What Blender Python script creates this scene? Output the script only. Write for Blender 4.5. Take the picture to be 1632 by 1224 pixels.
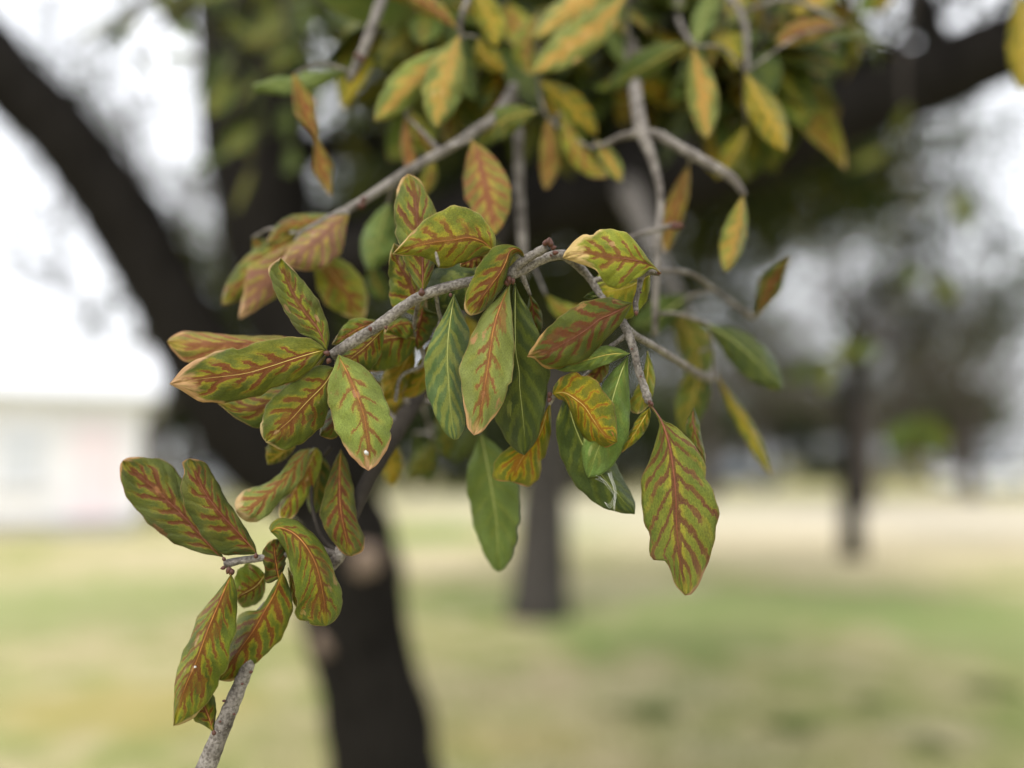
import bpy, math, random
import numpy as np
from mathutils import Vector, Matrix, Quaternion

R = math.radians
rng = random.Random(11)
nrng = np.random.default_rng(5)
for o in list(bpy.data.objects):
    bpy.data.objects.remove(o)
scene = bpy.context.scene
COL = scene.collection

# ------------------------------------------------------------------ camera
F_PX, W_PX, H_PX = 1300.0, 1632.0, 1224.0
CAM = Vector((0, 0, 1.5))
PITCH = math.atan(123 / F_PX)              # horizon lies below the picture's middle
FOCUS = 0.394
cam_d = bpy.data.cameras.new('camera')
cam_d.sensor_width = 36
cam_d.lens = F_PX / W_PX * 36
cam_d.clip_start = 0.02
cam_d.clip_end = 2000
cam_d.dof.use_dof = True
cam_d.dof.focus_distance = FOCUS
cam_d.dof.aperture_fstop = 1.6
cam = bpy.data.objects.new('camera', cam_d)
cam.location = CAM
cam.rotation_euler = (R(90) + PITCH, 0, 0)
COL.objects.link(cam)
scene.camera = cam

# ------------------------------------------------------------------ sky and sun (overcast)
SUN_EL, SUN_AZ = R(50), R(215)             # behind the camera, a little to the left
world = bpy.data.worlds.new('World')
scene.world = world
world.use_nodes = True
wn = world.node_tree.nodes
wl_ = world.node_tree.links
wn.clear()
wo = wn.new('ShaderNodeOutputWorld')
bg = wn.new('ShaderNodeBackground')
bg.inputs['Strength'].default_value = 0.11
sky = wn.new('ShaderNodeTexSky')
sky.sky_type = 'NISHITA'
sky.sun_disc = False
sky.sun_elevation = SUN_EL
sky.sun_rotation = SUN_AZ
sky.dust_density = 4
tc = wn.new('ShaderNodeTexCoord')
cn = wn.new('ShaderNodeTexNoise')
cn.inputs['Scale'].default_value = 2.2
cn.inputs['Detail'].default_value = 4
wl_.new(tc.outputs['Generated'], cn.inputs['Vector'])
cr = wn.new('ShaderNodeValToRGB')
cr.color_ramp.elements[0].position = 0.3
cr.color_ramp.elements[0].color = (8.6, 8.8, 9.3, 1)
cr.color_ramp.elements[1].position = 0.7
cr.color_ramp.elements[1].color = (11.4, 11.5, 11.8, 1)
wl_.new(cn.outputs['Fac'], cr.inputs['Fac'])
mixw = wn.new('ShaderNodeMixRGB')
mixw.inputs['Fac'].default_value = 0.86
wl_.new(sky.outputs['Color'], mixw.inputs['Color1'])
wl_.new(cr.outputs['Color'], mixw.inputs['Color2'])
wl_.new(mixw.outputs['Color'], bg.inputs['Color'])
wl_.new(bg.outputs['Background'], wo.inputs['Surface'])

sun_d = bpy.data.lights.new('sun', 'SUN')
sun_d.energy = 1.5
sun_d.angle = R(16)
sun_d.color = (1, 0.965, 0.91)
sun = bpy.data.objects.new('sun', sun_d)
sdir = Vector((math.sin(SUN_AZ) * math.cos(SUN_EL), math.cos(SUN_AZ) * math.cos(SUN_EL), math.sin(SUN_EL)))
sun.rotation_euler = sdir.to_track_quat('Z', 'Y').to_euler()
sun.location = (0, -3, 8)
COL.objects.link(sun)

vs = scene.view_settings
vs.view_transform = 'Standard'
vs.look = 'None'
vs.gamma = 1
vs.exposure = 0.8
vs.use_curve_mapping = False

# ------------------------------------------------------------------ pixel -> place
CP, SP = math.cos(PITCH), math.sin(PITCH)


def at(x, y, d):
    """photo pixel + depth along the view axis -> world point"""
    cx = (x - W_PX / 2) / F_PX * d
    cy = (H_PX / 2 - y) / F_PX * d
    return Vector((CAM.x + cx, CAM.y + d * CP - cy * SP, CAM.z + d * SP + cy * CP))


def at_np(x, y, d):
    cx = (x - W_PX / 2) / F_PX * d
    cy = (H_PX / 2 - y) / F_PX * d
    return np.stack([CAM.x + cx, CAM.y + d * CP - cy * SP, CAM.z + d * SP + cy * CP], -1)


def ground_at(x, y):
    """photo pixel below the horizon -> point on the ground"""
    v = at(x, y, 1.0) - CAM
    k = -CAM.z / v.z
    return CAM + v * k


# ------------------------------------------------------------------ small helpers
def tag(o, label=None, cat=None, group=None, kind=None):
    if label: o['label'] = label
    if cat: o['category'] = cat
    if group: o['group'] = group
    if kind: o['kind'] = kind
    return o


def empty(name, loc, label=None, cat=None, group=None):
    o = bpy.data.objects.new(name, None)
    o.location = loc
    o.empty_display_size = 0.05
    COL.objects.link(o)
    return tag(o, label, cat, group)


def link(name, me, mat, parent=None, smooth=True):
    if mat is not None and not me.materials:
        me.materials.append(mat)
    if smooth:
        me.polygons.foreach_set('use_smooth', [True] * len(me.polygons))
    o = bpy.data.objects.new(name, me)
    COL.objects.link(o)
    if parent is not None:
        o.parent = parent
        p = parent
        off = Vector((0, 0, 0))
        # meshes are written in world space: cancel the translation (and turn) of the parents
        o.matrix_parent_inverse = world_of(p).inverted()
    return o


def world_of(o):
    m = Matrix.LocRotScale(o.location, o.rotation_euler, o.scale)
    if o.parent is not None:
        return world_of(o.parent) @ o.matrix_parent_inverse @ m
    return m


class MB:
    def __init__(self):
        self.v, self.f = [], []

    def add(self, vs_, fs_):
        b = len(self.v)
        self.v.extend(vs_)
        self.f.extend([tuple(i + b for i in f) for f in fs_])

    def box(self, x0, x1, y0, y1, z0, z1, M=None):
        v = [Vector((x, y, z)) for x in (x0, x1) for y in (y0, y1) for z in (z0, z1)]
        if M is not None: v = [M @ p for p in v]
        self.add(v, [(0, 1, 3, 2), (4, 6, 7, 5), (0, 4, 5, 1), (2, 3, 7, 6), (0, 2, 6, 4), (1, 5, 7, 3)])

    def tube(self, pts, rad, n=8, cap=True):
        pts = [Vector(p) for p in pts]
        rings = []
        prev = None
        for i, p in enumerate(pts):
            a = pts[max(i - 1, 0)]
            b = pts[min(i + 1, len(pts) - 1)]
            t = (b - a)
            t = t.normalized() if t.length > 1e-9 else Vector((0, 0, 1))
            if prev is None:
                u = t.orthogonal().normalized()
            else:
                u = prev - t * prev.dot(t)
                u = u.normalized() if u.length > 1e-6 else t.orthogonal().normalized()
            prev = u
            w = t.cross(u)
            r = rad[i]
            rings.append([p + (u * math.cos(2 * math.pi * k / n) + w * math.sin(2 * math.pi * k / n)) * r for k in range(n)])
        v = [q for r_ in rings for q in r_]
        f = []
        for i in range(len(pts) - 1):
            for k in range(n):
                f.append((i * n + k, i * n + (k + 1) % n, (i + 1) * n + (k + 1) % n, (i + 1) * n + k))
        if cap:
            f.append(tuple(range(n - 1, -1, -1)))
            e = (len(pts) - 1) * n
            f.append(tuple(range(e, e + n)))
        self.add(v, f)

    def mesh(self, name):
        me = bpy.data.meshes.new(name)
        me.from_pydata([tuple(p) for p in self.v], [], self.f)
        me.update()
        return me

    def build(self, name, mat, parent=None, smooth=True):
        return link(name, self.mesh(name), mat, parent, smooth)


def crom(P, n):
    """Catmull-Rom through the rows of P, n samples even in arc length"""
    P = np.asarray(P, float)
    if len(P) == 2:
        s = np.linspace(0, 1, n)[:, None]
        return P[0] * (1 - s) + P[1] * s
    Q = np.vstack([2 * P[0] - P[1], P, 2 * P[-1] - P[-2]])
    out = []
    for i in range(1, len(Q) - 2):
        t = np.linspace(0, 1, 16, endpoint=False)[:, None]
        a, b, c, d = Q[i - 1], Q[i], Q[i + 1], Q[i + 2]
        out.append(0.5 * ((2 * b) + (-a + c) * t + (2 * a - 5 * b + 4 * c - d) * t ** 2 + (-a + 3 * b - 3 * c + d) * t ** 3))
    out.append(P[-1][None])
    C = np.vstack(out)
    s = np.concatenate([[0], np.cumsum(np.linalg.norm(np.diff(C[:, :2], axis=0), axis=1))])
    s /= s[-1]
    t = np.linspace(0, 1, n)
    return np.stack([np.interp(t, s, C[:, k]) for k in range(C.shape[1])], -1)


# ------------------------------------------------------------------ materials
def nt(name):
    m = bpy.data.materials.new(name)
    m.use_nodes = True
    n, l = m.node_tree.nodes, m.node_tree.links
    b = n['Principled BSDF']
    return m, n, l, b


def simple(name, col, rough=0.7, noise=0.0, scale=20.0, col2=None, bump=0.0, spec=0.4, metal=0.0, detail=6):
    m, n, l, b = nt(name)
    b.inputs['Roughness'].default_value = rough
    b.inputs['Specular IOR Level'].default_value = spec
    b.inputs['Metallic'].default_value = metal
    tcn = n.new('ShaderNodeTexCoord')
    ns = n.new('ShaderNodeTexNoise')
    ns.inputs['Scale'].default_value = scale
    ns.inputs['Detail'].default_value = detail
    l.new(tcn.outputs['Object'], ns.inputs['Vector'])
    rp = n.new('ShaderNodeValToRGB')
    c2 = col2 or tuple(c * (1 - noise) for c in col)
    rp.color_ramp.elements[0].color = (*c2, 1)
    rp.color_ramp.elements[0].position = 0.35
    rp.color_ramp.elements[1].color = (*col, 1)
    rp.color_ramp.elements[1].position = 0.65
    l.new(ns.outputs['Fac'], rp.inputs['Fac'])
    l.new(rp.outputs['Color'], b.inputs['Base Color'])
    if bump:
        bp = n.new('ShaderNodeBump')
        bp.inputs['Strength'].default_value = bump
        bp.inputs['Distance'].default_value = 0.3 / scale
        l.new(ns.outputs['Fac'], bp.inputs['Height'])
        l.new(bp.outputs['Normal'], b.inputs['Normal'])
    return m


def twig_material():
    m, n, l, b = nt('twig_bark')
    b.inputs['Roughness'].default_value = 0.85
    b.inputs['Specular IOR Level'].default_value = 0.25
    t = n.new('ShaderNodeTexCoord')
    a = n.new('ShaderNodeTexNoise'); a.inputs['Scale'].default_value = 90; a.inputs['Detail'].default_value = 6
    c = n.new('ShaderNodeTexNoise'); c.inputs['Scale'].default_value = 700; c.inputs['Detail'].default_value = 5
    v = n.new('ShaderNodeTexVoronoi'); v.inputs['Scale'].default_value = 420
    for q in (a, c, v): l.new(t.outputs['Object'], q.inputs['Vector'])
    r1 = n.new('ShaderNodeValToRGB')
    e = r1.color_ramp.elements
    e[0].position = 0.3; e[0].color = (0.062, 0.052, 0.044, 1)
    e[1].position = 0.62; e[1].color = (0.235, 0.218, 0.198, 1)
    l.new(a.outputs['Fac'], r1.inputs['Fac'])
    r2 = n.new('ShaderNodeValToRGB')
    r2.color_ramp.elements[0].position = 0.36; r2.color_ramp.elements[0].color = (0.42, 0.39, 0.36, 1)
    r2.color_ramp.elements[1].position = 0.6; r2.color_ramp.elements[1].color = (1.12, 1.1, 1.07, 1)
    l.new(c.outputs['Fac'], r2.inputs['Fac'])
    mx = n.new('ShaderNodeMixRGB'); mx.blend_type = 'MULTIPLY'; mx.inputs['Fac'].default_value = 0.9
    l.new(r1.outputs['Color'], mx.inputs['Color1']); l.new(r2.outputs['Color'], mx.inputs['Color2'])
    r3 = n.new('ShaderNodeValToRGB')            # pale lenticels
    r3.color_ramp.elements[0].position = 0.06; r3.color_ramp.elements[0].color = (1, 1, 1, 1)
    r3.color_ramp.elements[1].position = 0.14; r3.color_ramp.elements[1].color = (0, 0, 0, 1)
    l.new(v.outputs['Distance'], r3.inputs['Fac'])
    m3 = n.new('ShaderNodeMixRGB'); m3.inputs['Color2'].default_value = (0.30, 0.275, 0.24, 1)
    l.new(r3.outputs['Color'], m3.inputs['Fac']); l.new(mx.outputs['Color'], m3.inputs['Color1'])
    l.new(m3.outputs['Color'], b.inputs['Base Color'])
    bp = n.new('ShaderNodeBump'); bp.inputs['Strength'].default_value = 0.8; bp.inputs['Distance'].default_value = 0.0006
    l.new(c.outputs['Fac'], bp.inputs['Height']); l.new(bp.outputs['Normal'], b.inputs['Normal'])
    return m


def bark_material(name, dark, light, scale=9):
    m, n, l, b = nt(name)
    b.inputs['Roughness'].default_value = 0.95
    b.inputs['Specular IOR Level'].default_value = 0.03
    t = n.new('ShaderNodeTexCoord')
    mp = n.new('ShaderNodeMapping'); mp.inputs['Scale'].default_value = (1, 1, 0.3)
    l.new(t.outputs['Object'], mp.inputs['Vector'])
    a = n.new('ShaderNodeTexVoronoi'); a.inputs['Scale'].default_value = scale * 3
    c = n.new('ShaderNodeTexNoise'); c.inputs['Scale'].default_value = scale; c.inputs['Detail'].default_value = 8
    l.new(mp.outputs['Vector'], a.inputs['Vector']); l.new(mp.outputs['Vector'], c.inputs['Vector'])
    r1 = n.new('ShaderNodeValToRGB')
    r1.color_ramp.elements[0].position = 0.3; r1.color_ramp.elements[0].color = (*dark, 1)
    r1.color_ramp.elements[1].position = 0.75; r1.color_ramp.elements[1].color = (*light, 1)
    ad = n.new('ShaderNodeMath'); ad.operation = 'MULTIPLY_ADD'; ad.inputs[1].default_value = 0.5
    l.new(a.outputs['Distance'], ad.inputs[0]); l.new(c.outputs['Fac'], ad.inputs[2])
    l.new(ad.outputs[0], r1.inputs['Fac']); l.new(r1.outputs['Color'], b.inputs['Base Color'])
    bp = n.new('ShaderNodeBump'); bp.inputs['Strength'].default_value = 1; bp.inputs['Distance'].default_value = 0.02
    l.new(ad.outputs[0], bp.inputs['Height']); l.new(bp.outputs['Normal'], b.inputs['Normal'])
    return m


# ---- one node group draws every leaf: fish-bone veins, yellow halo, scorched tip
def leaf_group():
    g = bpy.data.node_groups.new('oak_leaf_pattern', 'ShaderNodeTree')
    I = g.interface
    def inp(nm, kind, val):
        s = I.new_socket(nm, in_out='INPUT', socket_type=kind)
        s.default_value = val
    for nm, val in (('Green', (.12, .17, .03, 1)), ('Green2', (.07, .11, .02, 1)), ('Halo', (.35, .32, .04, 1)),
                    ('Red', (.22, .06, .02, 1)), ('Burn', (.42, .27, .13, 1))):
        inp(nm, 'NodeSocketColor', val)
    for nm, val in (('Veins', 8.), ('Slope', 2.4), ('Reach', .7), ('Width', .2), ('HaloWidth', 1.9), ('HaloAmt', .8),
                    ('RedAmt', .9), ('MidWidth', .09), ('BurnAmt', .3), ('Seed', 0.), ('Gloss', .5), ('Blotch', 0.)):
        inp(nm, 'NodeSocketFloat', val)
    I.new_socket('Shader', in_out='OUTPUT', socket_type='NodeSocketShader')
    n, l = g.nodes, g.links
    gi = n.new('NodeGroupInput'); go = n.new('NodeGroupOutput')

    def val(x):
        return gi.outputs[x] if isinstance(x, str) else x

    def M(op, *a, clamp=False):
        k = n.new('ShaderNodeMath'); k.operation = op; k.use_clamp = clamp
        for i, x in enumerate(a):
            x = val(x)
            if isinstance(x, (int, float)): k.inputs[i].default_value = x
            else: l.new(x, k.inputs[i])
        return k.outputs[0]

    def sstep(x, lo, hi):
        k = n.new('ShaderNodeMapRange'); k.interpolation_type = 'SMOOTHSTEP'
        for i, q in ((0, x), (1, lo), (2, hi)):
            q = val(q)
            if isinstance(q, (int, float)): k.inputs[i].default_value = q
            else: l.new(q, k.inputs[i])
        return k.outputs[0]

    def mix(f, a, b, mode='MIX'):
        k = n.new('ShaderNodeMixRGB'); k.blend_type = mode
        for i, q in enumerate((f, a, b)):
            q = val(q)
            if isinstance(q, (int, float)): k.inputs[i].default_value = q
            elif isinstance(q, tuple): k.inputs[i].default_value = q
            else: l.new(q, k.inputs[i])
        return k.outputs[0]

    uv = n.new('ShaderNodeUVMap')
    sp = n.new('ShaderNodeSeparateXYZ'); l.new(uv.outputs[0], sp.inputs[0])
    t0 = sp.outputs[0]
    s0 = M('MULTIPLY_ADD', sp.outputs[1], 2, -1)
    cb = n.new('ShaderNodeCombineXYZ')
    l.new(M('MULTIPLY', t0, 2.6), cb.inputs[0]); l.new(s0, cb.inputs[1]); l.new(val('Seed'), cb.inputs[2])

    def noise(scale, detail=3, rough=.55):
        k = n.new('ShaderNodeTexNoise'); k.inputs['Scale'].default_value = scale
        k.inputs['Detail'].default_value = detail; k.inputs['Roughness'].default_value = rough
        l.new(cb.outputs[0], k.inputs['Vector'])
        return k
    n1 = noise(2.6); n2 = noise(9, 4); n3 = noise(38, 4, .7); n4 = noise(1.3, 2)
    sx = n.new('ShaderNodeSeparateXYZ'); l.new(n1.outputs['Color'], sx.inputs[0])
    sy = n.new('ShaderNodeSeparateXYZ'); l.new(n2.outputs['Color'], sy.inputs[0])
    sz = n.new('ShaderNodeSeparateXYZ'); l.new(n3.outputs['Color'], sz.inputs[0])
    # jitter the coordinates
    jt = M('ADD', M('MULTIPLY', M('SUBTRACT', sx.outputs[0], .5), .10), M('MULTIPLY', M('SUBTRACT', sy.outputs[0], .5), .05))
    t = M('ADD', t0, M('ADD', jt, M('MULTIPLY', M('SUBTRACT', sz.outputs[0], .5), .045)))
    a0 = M('ABSOLUTE', s0)
    a = M('ADD', a0, M('ADD', M('MULTIPLY', M('SUBTRACT', sy.outputs[1], .5), .10), M('MULTIPLY', M('SUBTRACT', sz.outputs[1], .5), .10)))
    side = M('GREATER_THAN', s0, 0)
    q = M('ADD', M('SUBTRACT', M('MULTIPLY', t, 'Veins'), M('MULTIPLY', a, 'Slope')), M('MULTIPLY', side, .43))
    cell = M('ROUND', q)
    dq = M('ABSOLUTE', M('SUBTRACT', q, cell))
    wn_ = n.new('ShaderNodeTexWhiteNoise'); wn_.noise_dimensions = '1D'
    l.new(M('ADD', M('ADD', M('MULTIPLY', cell, 7.31), M('MULTIPLY', side, 53.7)), M('MULTIPLY', 'Seed', 3.17)), wn_.inputs['W'])
    ws = n.new('ShaderNodeSeparateXYZ'); l.new(wn_.outputs['Color'], ws.inputs[0])
    reach = M('MULTIPLY', 'Reach', M('MULTIPLY_ADD', ws.outputs[0], .75, .55))
    reach = M('MULTIPLY', reach, M('MULTIPLY_ADD', sx.outputs[2], 1.0, .5))
    rel = M('DIVIDE', a, M('MAXIMUM', reach, .02))
    fade = sstep(rel, 1.05, .85)
    fade_h = sstep(rel, 1.35, .75)
    w = M('MULTIPLY', 'Width', M('MULTIPLY_ADD', ws.outputs[1], .8, .6))
    w = M('MULTIPLY', w, M('MULTIPLY_ADD', sy.outputs[2], .9, .55))
    vein = M('MULTIPLY', sstep(dq, w, M('MULTIPLY', w, .72)), fade)
    wh = M('MULTIPLY', w, 'HaloWidth')
    halo = M('MULTIPLY', sstep(dq, wh, M('MULTIPLY', wh, .35)), fade_h)
    mw = M('MULTIPLY', 'MidWidth', M('MULTIPLY_ADD', sy.outputs[0], 1.6, .3))
    mid = sstep(a, mw, M('MULTIPLY', mw, .7))
    midh = sstep(a, M('MULTIPLY', mw, 2.6), M('MULTIPLY', mw, .7))
    tm = M('ADD', t0, M('MULTIPLY', M('SUBTRACT', sx.outputs[1], .5), .25))
    rng_ = M('MULTIPLY', sstep(tm, .02, .14), sstep(tm, .97, .86))
    red = M('MULTIPLY', M('MULTIPLY', M('MAXIMUM', vein, mid), rng_), 'RedAmt')
    blx = M('ADD', n4.outputs['Fac'], M('ADD', M('MULTIPLY', M('SUBTRACT', .4, a), .18), M('MULTIPLY', M('SUBTRACT', sy.outputs[0], .5), .30)))
    blot = M('MULTIPLY', M('MULTIPLY', sstep(blx, .60, .66), 'Blotch'), M('MULTIPLY', rng_, .85))
    red = M('MAXIMUM', red, blot)
    hal = M('MULTIPLY', M('MULTIPLY', M('MAXIMUM', halo, midh), 'HaloAmt'), M('MULTIPLY_ADD', sx.outputs[2], .9, .45), clamp=True)
    n5 = noise(95, 2, .6)
    spkl = sstep(n5.outputs['Fac'], .34, .56)
    red = M('MULTIPLY', red, M('MULTIPLY_ADD', spkl, .45, .62), clamp=True)
    hal = M('MULTIPLY', hal, M('MULTIPLY_ADD', spkl, .6, .55), clamp=True)
    # colours
    c = mix(sstep(n4.outputs['Fac'], .32, .68), 'Green', 'Green2')
    mott = n.new('ShaderNodeMapRange'); l.new(n3.outputs['Fac'], mott.inputs[0])
    mott.inputs[1].default_value = .3; mott.inputs[2].default_value = .7; mott.inputs[3].default_value = .55; mott.inputs[4].default_value = 1.4
    cm = n.new('ShaderNodeCombineXYZ')
    for i in range(3): l.new(mott.outputs[0], cm.inputs[i])
    c = mix(hal, c, 'Halo')
    c = mix(1.0, c, cm.outputs[0], 'MULTIPLY')
    red_c = mix(M('MULTIPLY', sstep(sx.outputs[0], .45, .75), .5), 'Red', mix(.3, 'Red', 'Halo'))
    red_c = mix(.55, red_c, mix(1.0, red_c, cm.outputs[0], 'MULTIPLY'))
    c = mix(M('MULTIPLY', red, M('MULTIPLY_ADD', sz.outputs[2], .5, .72, ), clamp=True), c, red_c)
    # scorched tip and margin
    bx = M('ADD', M('ADD', t0, M('MULTIPLY', M('SUBTRACT', sx.outputs[0], .5), .35)), M('MULTIPLY', M('POWER', a0, 5), .22))
    bth = M('SUBTRACT', 1.10, M('MULTIPLY', 'BurnAmt', .46))
    burn = sstep(bx, bth, M('ADD', bth, .12))
    marg = M('MULTIPLY', sstep(a0, .95, .995), .3)
    c = mix(M('MULTIPLY', M('MAXIMUM', burn, marg), .85), c, mix(sy.outputs[1], 'Burn', mix(.5, 'Burn', 'Red')))
    # dry tan patches
    v2 = n.new('ShaderNodeTexVoronoi'); v2.inputs['Scale'].default_value = 2.4
    l.new(cb.outputs[0], v2.inputs['Vector'])
    v2s = n.new('ShaderNodeSeparateXYZ'); l.new(v2.outputs['Color'], v2s.inputs[0])
    pat = M('MULTIPLY', sstep(M('ADD', v2.outputs['Distance'], M('ADD', M('MULTIPLY', M('SUBTRACT', sy.outputs[2], .5), .7), M('MULTIPLY', M('SUBTRACT', sz.outputs[2], .5), .35))), .30, .18), M('GREATER_THAN', v2s.outputs[1], .90))
    c = mix(M('MULTIPLY', pat, .75), c, mix(.6, 'Burn', 'Red'))
    # dark specks
    vo = n.new('ShaderNodeTexVoronoi'); vo.inputs['Scale'].default_value = 13
    l.new(cb.outputs[0], vo.inputs['Vector'])
    vs3 = n.new('ShaderNodeSeparateXYZ'); l.new(vo.outputs['Color'], vs3.inputs[0])
    spk = M('MULTIPLY', sstep(vo.outputs['Distance'], .13, .05), M('GREATER_THAN', vs3.outputs[0], .82))
    c = mix(M('MULTIPLY', spk, .75), c, (.03, .022, .012, 1))
    # relief: side veins sunk, cells between puffed, fine net
    vv = n.new('ShaderNodeTexVoronoi'); vv.feature = 'DISTANCE_TO_EDGE'; vv.inputs['Scale'].default_value = 30
    l.new(cb.outputs[0], vv.inputs['Vector'])
    net = sstep(vv.outputs['Distance'], 0, .12)
    h = M('ADD', M('MULTIPLY', M('MINIMUM', dq, .3), 1.5), M('ADD', M('MULTIPLY', net, .16), M('MULTIPLY', n3.outputs['Fac'], .5)))
    bp = n.new('ShaderNodeBump'); bp.inputs['Strength'].default_value = .8; bp.inputs['Distance'].default_value = .0014
    l.new(h, bp.inputs['Height'])
    b = n.new('ShaderNodeBsdfPrincipled')
    l.new(c, b.inputs['Base Color']); l.new(bp.outputs['Normal'], b.inputs['Normal'])
    b.inputs['Specular IOR Level'].default_value = .2
    l.new(M('ADD', 'Gloss', M('MULTIPLY', M('SUBTRACT', n2.outputs['Fac'], .5), .25)), b.inputs['Roughness'])
    l.new(b.outputs[0], go.inputs[0])
    return g


LEAFG = leaf_group()
STY = {
    # green, green2, halo, red, burn, reach, width, haloW, haloAmt, redAmt, mid, burnAmt, gloss
    'olive':  ((.165, .192, .017), (.098, .128, .011), (.400, .320, .016), (.175, .036, .010), (.60, .40, .18), .74, .19, 1.9, .90, 1., .10, .34, .46),
    'dark':   ((.110, .132, .014), (.072, .094, .010), (.300, .235, .014), (.140, .029, .010), (.46, .27, .10), .72, .20, 1.8, .80, 1., .10, .28, .44),
    'pale':   ((.300, .345, .080), (.245, .300, .058), (.500, .440, .070), (.290, .080, .036), (.70, .44, .24), .64, .16, 1.8, .65, .97, .08, .52, .46),
    'lime':   ((.290, .310, .028), (.195, .230, .018), (.500, .410, .022), (.240, .058, .018), (.68, .50, .22), .74, .18, 1.8, .80, .98, .09, .42, .44),
    'blue':   ((.150, .215, .075), (.118, .185, .062), (.400, .410, .070), (.360, .350, .070), (.30, .30, .12), .95, .20, 1.6, .75, .15, .05, .02, .44),
    'deep':   ((.072, .105, .014), (.052, .082, .013), (.200, .240, .020), (.240, .270, .035), (.20, .18, .05), .80, .16, 1.9, .40, .05, .05, .03, .40),
    'soft':   ((.180, .250, .050), (.145, .205, .038), (.310, .340, .055), (.290, .320, .070), (.30, .30, .12), .60, .16, 1.8, .30, .05, .05, .02, .44),
    'yellow': ((.150, .185, .012), (.240, .235, .012), (.580, .410, .014), (.330, .080, .010), (.55, .25, .10), .80, .15, 2.4, .90, .85, .08, .22, .42),
    'plum':   ((.225, .245, .036), (.150, .180, .026), (.400, .350, .040), (.160, .048, .034), (.46, .28, .14), 1.15, .21, 1.4, .90, 1., .07, .24, .48),
    'orange': ((.260, .285, .052), (.180, .215, .040), (.580, .430, .085), (.600, .290, .050), (.64, .46, .22), .62, .22, 1.9, .75, .65, .13, .22, .48),
    'rust':   ((.290, .245, .030), (.175, .170, .020), (.540, .350, .050), (.255, .066, .026), (.60, .38, .18), .95, .23, 1.6, .9, 1., .12, .30, .48),
    'mauve':  ((.270, .240, .044), (.300, .200, .052), (.580, .380, .075), (.280, .100, .076), (.60, .40, .23), 1.1, .27, 1.5, .9, .95, .12, .45, .5),
    'green':  ((.110, .148, .013), (.072, .104, .010), (.290, .255, .016), (.280, .145, .016), (.36, .24, .08), .70, .18, 2.0, .5, .35, .07, .08, .44),
    'gold':   ((.270, .240, .014), (.165, .180, .012), (.520, .385, .020), (.440, .215, .016), (.56, .34, .10), .75, .20, 2.0, .8, .5, .10, .2, .44),
}
_lm = [0]


def leaf_mat(style, veins=8., seed=None, **kw):
    s = STY[style]
    m = bpy.data.materials.new('leaf_' + style)
    m.use_nodes = True
    n, l = m.node_tree.nodes, m.node_tree.links
    n.clear()
    o = n.new('ShaderNodeOutputMaterial')
    g = n.new('ShaderNodeGroup'); g.node_tree = LEAFG
    j = lambda c, k=1.: (*[max(0, x * k * rng.uniform(.9, 1.1)) for x in c], 1)
    for nm, c in zip(('Green', 'Green2', 'Halo', 'Red', 'Burn'), s[:5]): g.inputs[nm].default_value = j(c, dict(Green=.74, Green2=.64, Halo=.76, Red=.72, Burn=1.1)[nm])
    vals = dict(zip(('Reach', 'Width', 'HaloWidth', 'HaloAmt', 'RedAmt', 'MidWidth', 'BurnAmt', 'Gloss'), s[5:]))
    vals['HaloAmt'] *= .85
    vals.update(kw)
    vals['Reach'] *= rng.uniform(.78, 1.2); vals['Width'] *= rng.uniform(.78, 1.25)
    vals['RedAmt'] *= rng.uniform(.92, 1.)
    vals['Blotch'] = rng.choice((0, 0, .5, .8, 1.)) if vals['RedAmt'] > .5 else 0
    veins = max(5, veins * .80)
    vals['Veins'] = veins
    vals.setdefault('Slope', rng.uniform(1.5, 2.2) * veins / 8.5)
    _lm[0] += 1
    vals['MidWidth'] *= 1.5 if vals['RedAmt'] > .5 else 1
    vals['Seed'] = seed if seed is not None else _lm[0] * 5.37
    for k, v in vals.items(): g.inputs[k].default_value = v
    l.new(g.outputs[0], o.inputs['Surface'])
    return m


MAT = {}
MAT['twig'] = twig_material()
MAT['twig_dark'] = simple('twig_bark_darkened', (.045, .038, .031), .9, .5, 60, spec=.1)  # darkened bark; also carries the painted shade on the lower-left stem's upper length
MAT['bud'] = simple('bud_scales', (.085, .028, .015), .6, col2=(.05, .018, .012), scale=900)
MAT['rib_yellow'] = simple('rib_yellow', (.50, .40, .10), .5, col2=(.38, .28, .06), scale=300)
MAT['rib_orange'] = simple('rib_orange', (.42, .20, .035), .5, col2=(.25, .08, .02), scale=200)
MAT['rib_red'] = simple('rib_red', (.21, .065, .028), .5, col2=(.12, .03, .018), scale=200)
MAT['rib_pale'] = simple('rib_pale', (.42, .44, .16), .5, col2=(.34, .36, .11), scale=300)
RIB = dict(olive='rib_orange', dark='rib_red', pale='rib_orange', lime='rib_yellow', blue='rib_pale', deep='rib_pale', soft='rib_pale',
           yellow='rib_yellow', plum='rib_red', orange='rib_orange', rust='rib_red', mauve='rib_red', green='rib_yellow', gold='rib_yellow')
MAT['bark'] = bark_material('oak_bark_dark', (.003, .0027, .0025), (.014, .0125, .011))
MAT['bark_grey'] = bark_material('oak_bark_grey', (.016, .014, .0125), (.062, .056, .05))
MAT['heart'] = simple('cut_wood', (.22, .16, .12), .9, .4, 30)

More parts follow.
